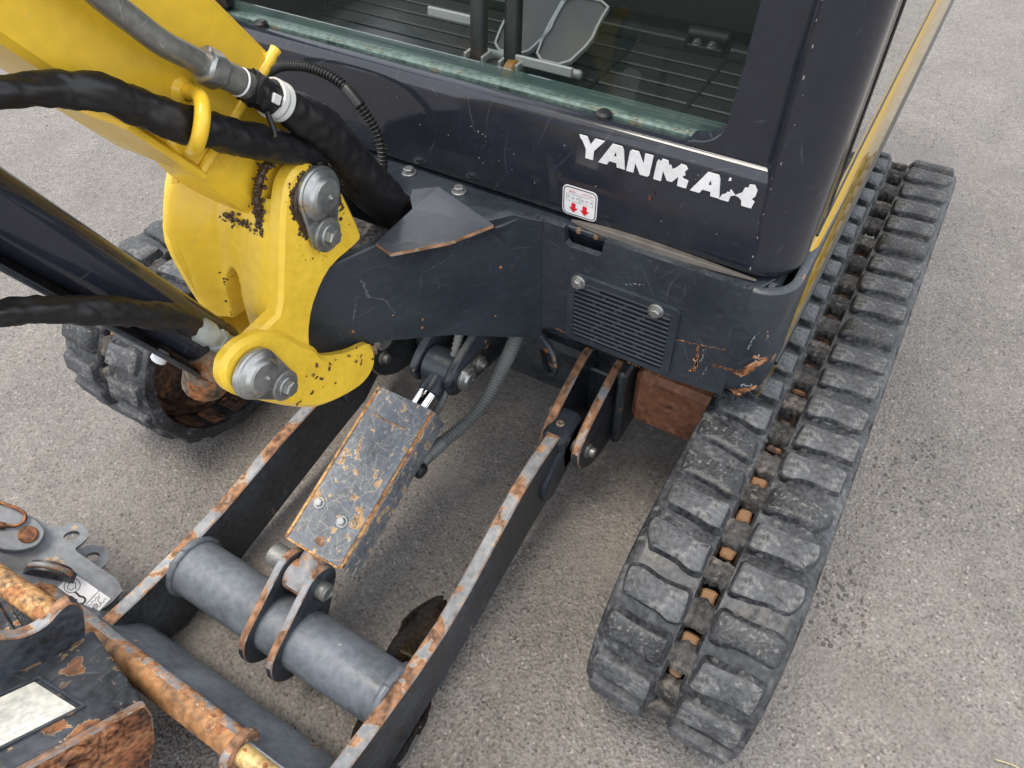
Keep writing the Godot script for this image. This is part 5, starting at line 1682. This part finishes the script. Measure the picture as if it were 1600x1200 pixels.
	tube(ge, [T * Vector3(-0.06, -0.0015, -0.001), T * Vector3(0.06, -0.0015, -0.001)], 0.0025, 8)
	tube(ge, [T * Vector3(-0.045, 0.0, -L + 0.055), T * Vector3(0.035, 0.0, -L + 0.055)], 0.0014, 8)
	var cov := obj("cylinder_guard_cover", [g, M.grey_chip, ge, M.ochre], bc)
	bolt(cov, T * Vector3(-0.040, 0.0012, -0.082), T.basis.y, 0.0115, M.steel, 0.2)
	bolt(cov, T * Vector3(0.020, 0.0012, -0.072), T.basis.y, 0.0115, M.steel, 0.8)
	# foot of the cylinder between the lugs
	var ft := ST()
	var k0 := a1 - d * 0.06
	lathe(ft, AX(k0, d), P2([0.0, -0.02, 0.034, -0.018, 0.035, -0.004, 0.033, 0.002, 0.030, 0.006, 0.0295, 0.07, 0.026, 0.085, 0.0, 0.087]), 32)
	cyl(ft, a1 + Vector3(-0.028, 0, 0), a1 + Vector3(0.028, 0, 0), 0.030, 28)
	obj("cylinder_foot", [ft, M.rust_edge], bc)
	# corrugated hose from the cylinder back under the frame
	var hs := ST()
	var path := spline([Vector3(-0.490, 0.49, 0.90), Vector3(-0.50, 0.422, 0.930), Vector3(-0.52, 0.345, 0.954), Vector3(-0.535, 0.288, 0.992), Vector3(-0.550, 0.258, 1.035), Vector3(-0.565, 0.250, 1.085), Vector3(-0.572, 0.249, 1.115)], 80)
	tube(hs, path, func(dd: float, a: float) -> float: return 0.0122 + 0.0022 * sin(dd * TAU / 0.0068), 12)
	note(obj("corrugated_hose", [hs, M.grey_plastic], bc), "grey corrugated hose curving from the frame to the blade cylinder")
	var fi := ST()
	tube(fi, [Vector3(-0.570, 0.2495, 1.105), Vector3(-0.576, 0.247, 1.140)], 0.0135, 14)
	lathe(fi, AX(Vector3(-0.576, 0.247, 1.140), Vector3(-0.2, -0.1, 1)), P2([0.0, 0.0, 0.0125, 0.0, 0.0125, 0.02, 0.0, 0.02]), 6)
	obj("hose_end", [fi, M.grey_plastic], bc)
	var bj := ST()
	cyl(bj, Vector3(-0.600, 0.243, 1.172), Vector3(-0.566, 0.236, 1.176), 0.0155, 20)
	tube(bj, [Vector3(-0.579, 0.245, 1.155), Vector3(-0.585, 0.240, 1.175)], 0.010, 12)
	obj("hose_banjo", [bj, M.trim], bc)
	var h2 := ST()
	tube(h2, spline([Vector3(-0.625, 0.40, 0.93), Vector3(-0.612, 0.292, 1.03), Vector3(-0.62, 0.262, 1.09), Vector3(-0.632, 0.262, 1.13)], 50), func(dd: float, a: float) -> float: return 0.009 + 0.0013 * sin(dd * TAU / 0.0048), 10)
	obj("corrugated_hose", [h2, M.grey_plastic], bc)
	# swing cylinder seen through the gap under the nose
	var sw := ST()
	cyl(sw, Vector3(-0.715, 0.50, 0.80), Vector3(-0.735, 0.47, 1.05), 0.030, 24)
	prism(sw, Transform3D(Basis(Vector3.RIGHT, Vector3.UP, Vector3.BACK), Vector3(-0.735, 0.47, 1.05)), circ(Vector2.ZERO, 0.040, 28), 0.02, 0.004)
	var so := obj("swing_cylinder", [sw, M.cab], ex)
	var sp := ST()
	prism(sp, PX(-0.690), hull2(Vector2(0.455, 1.075), 0.022, Vector2(0.48, 1.02), 0.018), 0.012, 0.002)
	obj("swing_pin_plate", [sp, M.dull_steel], so)

# ---------------------------------------------------------------- hitch plate with the lifting eye, behind the blade
func holed(outer: PackedVector2Array, hole: PackedVector2Array) -> Array:   # two halves, each with its share of the hole
	var c := Vector2.ZERO
	for p in hole:
		c += p
	c /= hole.size()
	var r := []
	for sg in [-1.0, 1.0]:
		var half := PackedVector2Array([c + Vector2(0, -1), c + Vector2(sg, -1), c + Vector2(sg, 1), c + Vector2(0, 1)])
		for part in Geometry2D.intersect_polygons(outer, half):
			for q in Geometry2D.clip_polygons(part, hole):
				if q.size() > 2 and not Geometry2D.is_polygon_clockwise(q):
					r.append(q)
	return r

func build_coupler() -> void:
	var u := Vector3(0.862, -0.507, 0.0)
	var v := Vector3(-0.076, -0.130, -0.989)
	var T := FR(Vector3(-1.0, 0.2, 1.64), u, v)
	var t := thing("hitch_plate", "grey steel hitch plate with round hook cut-outs, a lifting eye and a hook sticker", "hitch plate", Vector3(-1.05, 0.0, 1.62))
	var main := smooth2(ccw(P2([-0.30, -0.10, -0.30, 0.0, -0.184, 0.002, -0.136, 0.012, -0.10, 0.020, -0.089, 0.032, -0.084, 0.046, -0.070, 0.054, -0.052, 0.053, -0.043, 0.042, -0.042, 0.028, -0.044, 0.014, -0.034, 0.012, 0.073, 0.020, 0.075, -0.03, 0.05, -0.085])), 1)
	var hole := circ(Vector2.ZERO, 1.0, 18)
	var hl := PackedVector2Array()
	for p in hole:
		hl.append(Vector2(-0.0655, 0.028) + (Vector2(p.x * 0.0085, p.y * 0.0135)).rotated(-0.5))
	var s := ST()
	for q in holed(main, hl):
		prism(s, T, q, 0.018, 0.0)
	var mp := obj("base_plate", [s, M.grey_pale], t)
	var s2 := ST()
	var back := smooth2(ccw(P2([-0.08, -0.06, -0.07, 0.012, -0.048, 0.028, -0.040, 0.048, -0.022, 0.058, -0.004, 0.056, 0.008, 0.042, 0.008, 0.024, 0.014, 0.014, 0.075, 0.022, 0.075, -0.06])), 1)
	var hb := PackedVector2Array()
	for p in hole:
		hb.append(Vector2(-0.020, 0.033) + (Vector2(p.x * 0.0085, p.y * 0.0125)).rotated(-0.5))
	for q in holed(back, hb):
		prism(s2, T * Transform3D(Basis.IDENTITY, Vector3(0.0, 0.0, -0.05)), q, 0.016, 0.0)
	obj("rear_plate", [s2, M.grey_pale], t)
	var sp := ST()
	box(sp, T, Vector3(-0.2, -0.08, -0.21), Vector3(0.03, -0.06, -0.01), 0.004)
	obj("stay", [sp, M.dark_chip], t)
	# rounded upper plate with its pin and spring clip
	var up := ST()
	var ue := ST()
	prism(up, T * Transform3D(Basis.IDENTITY, Vector3(-0.012, -0.006, 0.022)), smooth2(ccw(P2([-0.30, -0.075, -0.30, -0.004, -0.145, 0.004, -0.112, 0.014, -0.084, 0.008, -0.074, -0.016, -0.088, -0.042, -0.118, -0.062])), 2), 0.021, 0.0012, ue)
	obj("keeper_plate", [up, M.grey_pale, ue, M.grey_pale], t)
	var pn := ST()
	lathe(pn, Transform3D(T.basis * Basis(Vector3.RIGHT, PI / 2), T * Vector3(-0.112, -0.020, 0.022)), P2([0.0155, 0.0, 0.0155, 0.003, 0.0135, 0.005, 0.0105, 0.0042, 0.0, 0.0048]), 28)
	obj("keeper_pin", [pn, M.rust], t)
	var cl := ST()
	var cp := []
	for p in [[-0.23, -0.026], [-0.19, -0.010], [-0.160, 0.000], [-0.143, 0.001], [-0.134, -0.008], [-0.135, -0.020], [-0.145, -0.030], [-0.17, -0.045], [-0.20, -0.060], [-0.24, -0.075]]:
		cp.append(T * Vector3(p[0], p[1], 0.029))
	tube(cl, spline(cp, 6), 0.0034, 10)
	lathe(cl, AX(T * Vector3(-0.156, -0.038, 0.027), T.basis * Vector3(0.8, 0.5, 0)), P2([0.0, -0.014, 0.006, -0.010, 0.0075, 0.0, 0.006, 0.010, 0.0, 0.014]), 12, true)
	obj("spring_clip", [cl, M.rust], t)
	# lifting eye standing on the plate
	var ey := ST()
	var ee := ST()
	var RT := FR(T * Vector3(-0.034, -0.050, -0.002), T.basis * Vector3(0.9, 0.44, 0.0), T.basis.z)
	var ring := PackedVector2Array()
	for i in 17:
		var a := PI * i / 16.0
		ring.append(Vector2(0.034 * cos(a), 0.018 + 0.034 * sin(a)))
	ring.append_array(PackedVector2Array([Vector2(-0.042, 0.0), Vector2(0.042, 0.0)]))
	var er := circ(Vector2(0, 0.022), 0.0165, 20)
	for q in holed(ccw(ring), er):
		prism(ey, RT, q, 0.018, 0.0)
	var arc := []
	for i in 13:
		var a := PI * (0.08 + 0.84 * i / 12.0)
		arc.append(RT * Vector3(0.0335 * cos(a), 0.018 + 0.0335 * sin(a), -0.009))
	tube(ee, arc, 0.0055, 8)
	obj("lifting_eye", [ey, M.dark_chip, ee, M.rust_edge], t)
	# sticker with the lifting hook sign
	var ST_T := FR(T * Vector3(0.030, -0.036, 0.0012), T.basis * Vector3(1.0, 0.06, 0.0), T.basis * Vector3(-0.06, 1, 0))
	var st := ST()
	prism(st, ST_T, rrect(-0.042, -0.020, 0.014, 0.020, 0.001), 0.001, 0.0)
	prism(st, ST_T, rrect(0.0155, -0.020, 0.040, 0.020, 0.001), 0.001, 0.0)
	var ink := ST()
	var at := func(p: Vector2) -> Vector3: return ST_T * Vector3(p.x, p.y, 0.0004)
	var loopp := []
	for i in 25:
		var a := TAU * i / 24
		loopp.append(at.call(Vector2(-0.026, 0.002) + Vector2(cos(a), sin(a)) * 0.0125))
	tube(ink, loopp, 0.0006, 5, false)
	var arr := []
	for p in [[-0.031, -0.002], [-0.031, 0.003], [-0.0345, 0.003], [-0.026, 0.0115], [-0.0175, 0.003], [-0.021, 0.003], [-0.021, -0.002], [-0.0225, -0.005], [-0.0245, -0.002], [-0.0275, -0.005], [-0.0295, -0.002], [-0.031, -0.002]]:
		arr.append(at.call(Vector2(p[0], p[1] - 0.002)))
	tube(ink, arr, 0.0006, 5)
	var hk := []
	for p in [[-0.015, -0.002], [-0.010, -0.002], [-0.004, -0.003], [0.003, -0.001], [0.0085, -0.003], [0.0095, -0.009], [0.005, -0.0135], [-0.001, -0.0135], [-0.004, -0.010]]:
		hk.append(at.call(Vector2(p[0], p[1] - 0.002)))
	tube(ink, spline(hk, 4), 0.0017, 6)
	for k in 3:
		var wv := []
		for i in 15:
			wv.append(at.call(Vector2(0.0205 + 0.0065 * k + 0.0016 * sin(i * 1.7 + k), -0.016 + 0.032 * i / 14.0)))
		if k != 1:
			tube(ink, spline(wv, 2), 0.0004, 4)
	var eo := []
	for i in 17:
		var a := TAU * i / 16
		eo.append(at.call(Vector2(0.0285, -0.004) + Vector2(cos(a) * 0.0035, sin(a) * 0.0042)))
	tube(ink, eo, 0.0005, 5, false)
	tube(ink, [at.call(Vector2(0.0285, -0.008)), at.call(Vector2(0.0285, 0.0))], 0.0005, 5)
	tube(ink, [at.call(Vector2(0.034, 0.004)), at.call(Vector2(0.024, 0.006)), at.call(Vector2(0.024, 0.012))], 0.0005, 5)
	obj("hook_sticker", [st, M.white, ink, M.ink], t)

# ---------------------------------------------------------------- bucket standing in front of the blade
func build_bucket() -> void:
	var xh := Vector3(0.9798, 0.0, 0.2)
	var zt := Vector3(-0.178, 0.454, 0.873).normalized()
	var T := Transform3D(Basis(xh, zt.cross(xh).normalized(), zt), Vector3(-0.665, 0.300, 1.742))
	var t := thing("digging_bucket", "rusty dark digging bucket with a dirty maker's plate, standing against the blade", "bucket", Vector3(-0.85, 0.0, 1.95))
	var s := ST()
	var e := ST()
	var W := 0.62
	# shell: top plate, rounded back, floor
	var out := [Vector2(0.0, 0.33), Vector2(0.0, 0.006), Vector2(-0.004, 0.0), Vector2(-0.04, -0.012), Vector2(-0.11, -0.020), Vector2(-0.18, -0.014), Vector2(-0.24, 0.01), Vector2(-0.29, 0.06), Vector2(-0.32, 0.13), Vector2(-0.32, 0.30)]
	var TX := T * PX(0.0)
	var poly := PackedVector2Array()
	for p in out:
		poly.append(p)
	for i in out.size():
		var p: Vector2 = out[out.size() - 1 - i]
		poly.append(p + Vector2(0.008 if p.x < -0.15 else -0.008, 0.010 if p.y < 0.1 else 0.0))
	prism(s, TX, poly, 0.155, 0.0)
	box(s, T, Vector3(-W, -0.012, 0.085), Vector3(-0.156, -0.002, 0.33), 0.002)
	box(s, T, Vector3(-W, -0.31, 0.073), Vector3(-0.156, -0.004, 0.083), 0.002)
	box(s, T, Vector3(-W, -0.32, 0.075), Vector3(-0.156, -0.308, 0.33), 0.002)
	var shell := obj("shell", [s, M.bucket], t)
	var sd := ST()
	var se := ST()
	var side := PackedVector2Array()
	for p in out:
		side.append(p)
	prism(sd, T * PX(0.012), side, 0.014, 0.003, se)
	var so2 := ST()
	prism(so2, T * PX(-W), side, 0.014, 0.002)
	obj("side_plate", [so2, M.rust], t)
	note(obj("side_plate", [sd, M.rust, se, M.rust_edge], t), "rust brown side plate with cast lettering")
	# ears with the coupling pin
	for x in [-0.142]:
		var er := ST()
		var ee := ST()
		prism(er, T * PX(x), smooth2(ccw(P2([-0.004, 0.016, 0.060, 0.018, 0.088, 0.026, 0.099, 0.040, 0.090, 0.055, 0.074, 0.068, 0.067, 0.086, 0.070, 0.108, 0.090, 0.138, 0.098, 0.16, 0.09, 0.20, -0.004, 0.24])), 1), 0.020, 0.002, ee)
		obj("ear", [er, M.dark_chip, ee, M.rust_edge], t)
	var pn := ST()
	cyl(pn, T * Vector3(-0.59, 0.060, 0.174), T * Vector3(-0.156, 0.066, 0.0545), 0.0185, 32)
	obj("coupling_pin", [pn, M.ochre], t)
	# maker's plate in its welded frame
	var fr := ST()
	var O := T * Vector3(-0.032, 0.0005, 0.068)
	var px := T.basis * Vector3(-0.083, 0, 0.028)
	var pz := T.basis * Vector3(-0.002, 0, 0.12)
	var F := FR(O, px, pz)
	if F.basis.z.y < 0:
		F = Transform3D(Basis(F.basis.x, F.basis.y, F.basis.z), F.origin)
	var up := T.basis.y
	var at := func(a: float, b: float, h: float) -> Vector3: return O + px.normalized() * a + pz.normalized() * b + up * h
	for bar in [[0, -0.004, 0.088, 0.0], [0, 0.0, 0.004, 0.16], [0.0, 0.156, 0.088, 0.16], [0.085, 0, 0.089, 0.16]]:
		fr.set_smooth_group(-1)
		var c := []
		for h in [0.0, 0.004]:
			for k in [[0, 1], [2, 1], [2, 3], [0, 3]]:
				c.append(at.call(bar[k[0]], bar[k[1]], h))
		quad(fr, c[4], c[5], c[6], c[7])
		for k in 4:
			quad(fr, c[k], c[(k + 1) % 4], c[4 + (k + 1) % 4], c[4 + k])
	obj("plate_frame", [fr, M.dark_chip], shell)
	var pt := ST()
	pt.set_smooth_group(-1)
	quad(pt, at.call(0.005, 0.006, 0.0022), at.call(0.083, 0.006, 0.0022), at.call(0.083, 0.154, 0.0022), at.call(0.005, 0.154, 0.0022))
	var tx := ST()
	tx.set_smooth_group(-1)
	rng.seed = 18
	for r in 7:
		var a := 0.014 + r * 0.0092
		var b := 0.020 + rng.randf_range(0, 0.02)
		while b < 0.142:
			var w := rng.randf_range(0.004, 0.013)
			quad(tx, at.call(a, b, 0.0025), at.call(a + 0.0014, b, 0.0025), at.call(a + 0.0014, b + w, 0.0025), at.call(a, b + w, 0.0025))
			b += w + rng.randf_range(0.002, 0.010)
	var bu := ST()
	bu.set_smooth_group(-1)
	for q in [[0.058, 0.082, 0.066, 0.087], [0.058, 0.090, 0.066, 0.093], [0.070, 0.080, 0.072, 0.096]]:
		quad(bu, at.call(q[0], q[1], 0.0027), at.call(q[2], q[1], 0.0027), at.call(q[2], q[3], 0.0027), at.call(q[0], q[3], 0.0027))
	obj("maker_plate", [pt, M.plate, tx, M.ink_faint, bu, M.ink_blue], shell)
	# raised letters on the side
	var lt := ST()
	var L := T * PX(0.012)
	var sp := []
	for p in [[-0.020, 0.088], [-0.014, 0.098], [-0.020, 0.112], [-0.036, 0.118], [-0.047, 0.108], [-0.050, 0.094], [-0.058, 0.084], [-0.072, 0.084], [-0.080, 0.096], [-0.076, 0.110]]:
		sp.append(L * Vector3(p[0], p[1], 0.002))
	tube(lt, spline(sp, 6), 0.0062, 10)
	var bb := []
	for p in [[-0.064, 0.062], [-0.010, 0.060], [-0.008, 0.046], [-0.018, 0.038], [-0.032, 0.042], [-0.036, 0.056], [-0.038, 0.040], [-0.052, 0.034], [-0.066, 0.042], [-0.064, 0.062]]:
		bb.append(L * Vector3(p[0], p[1], 0.002))
	tube(lt, spline(bb, 6), 0.0055, 10)
	obj("cast_letter", [lt, M.rust], t)
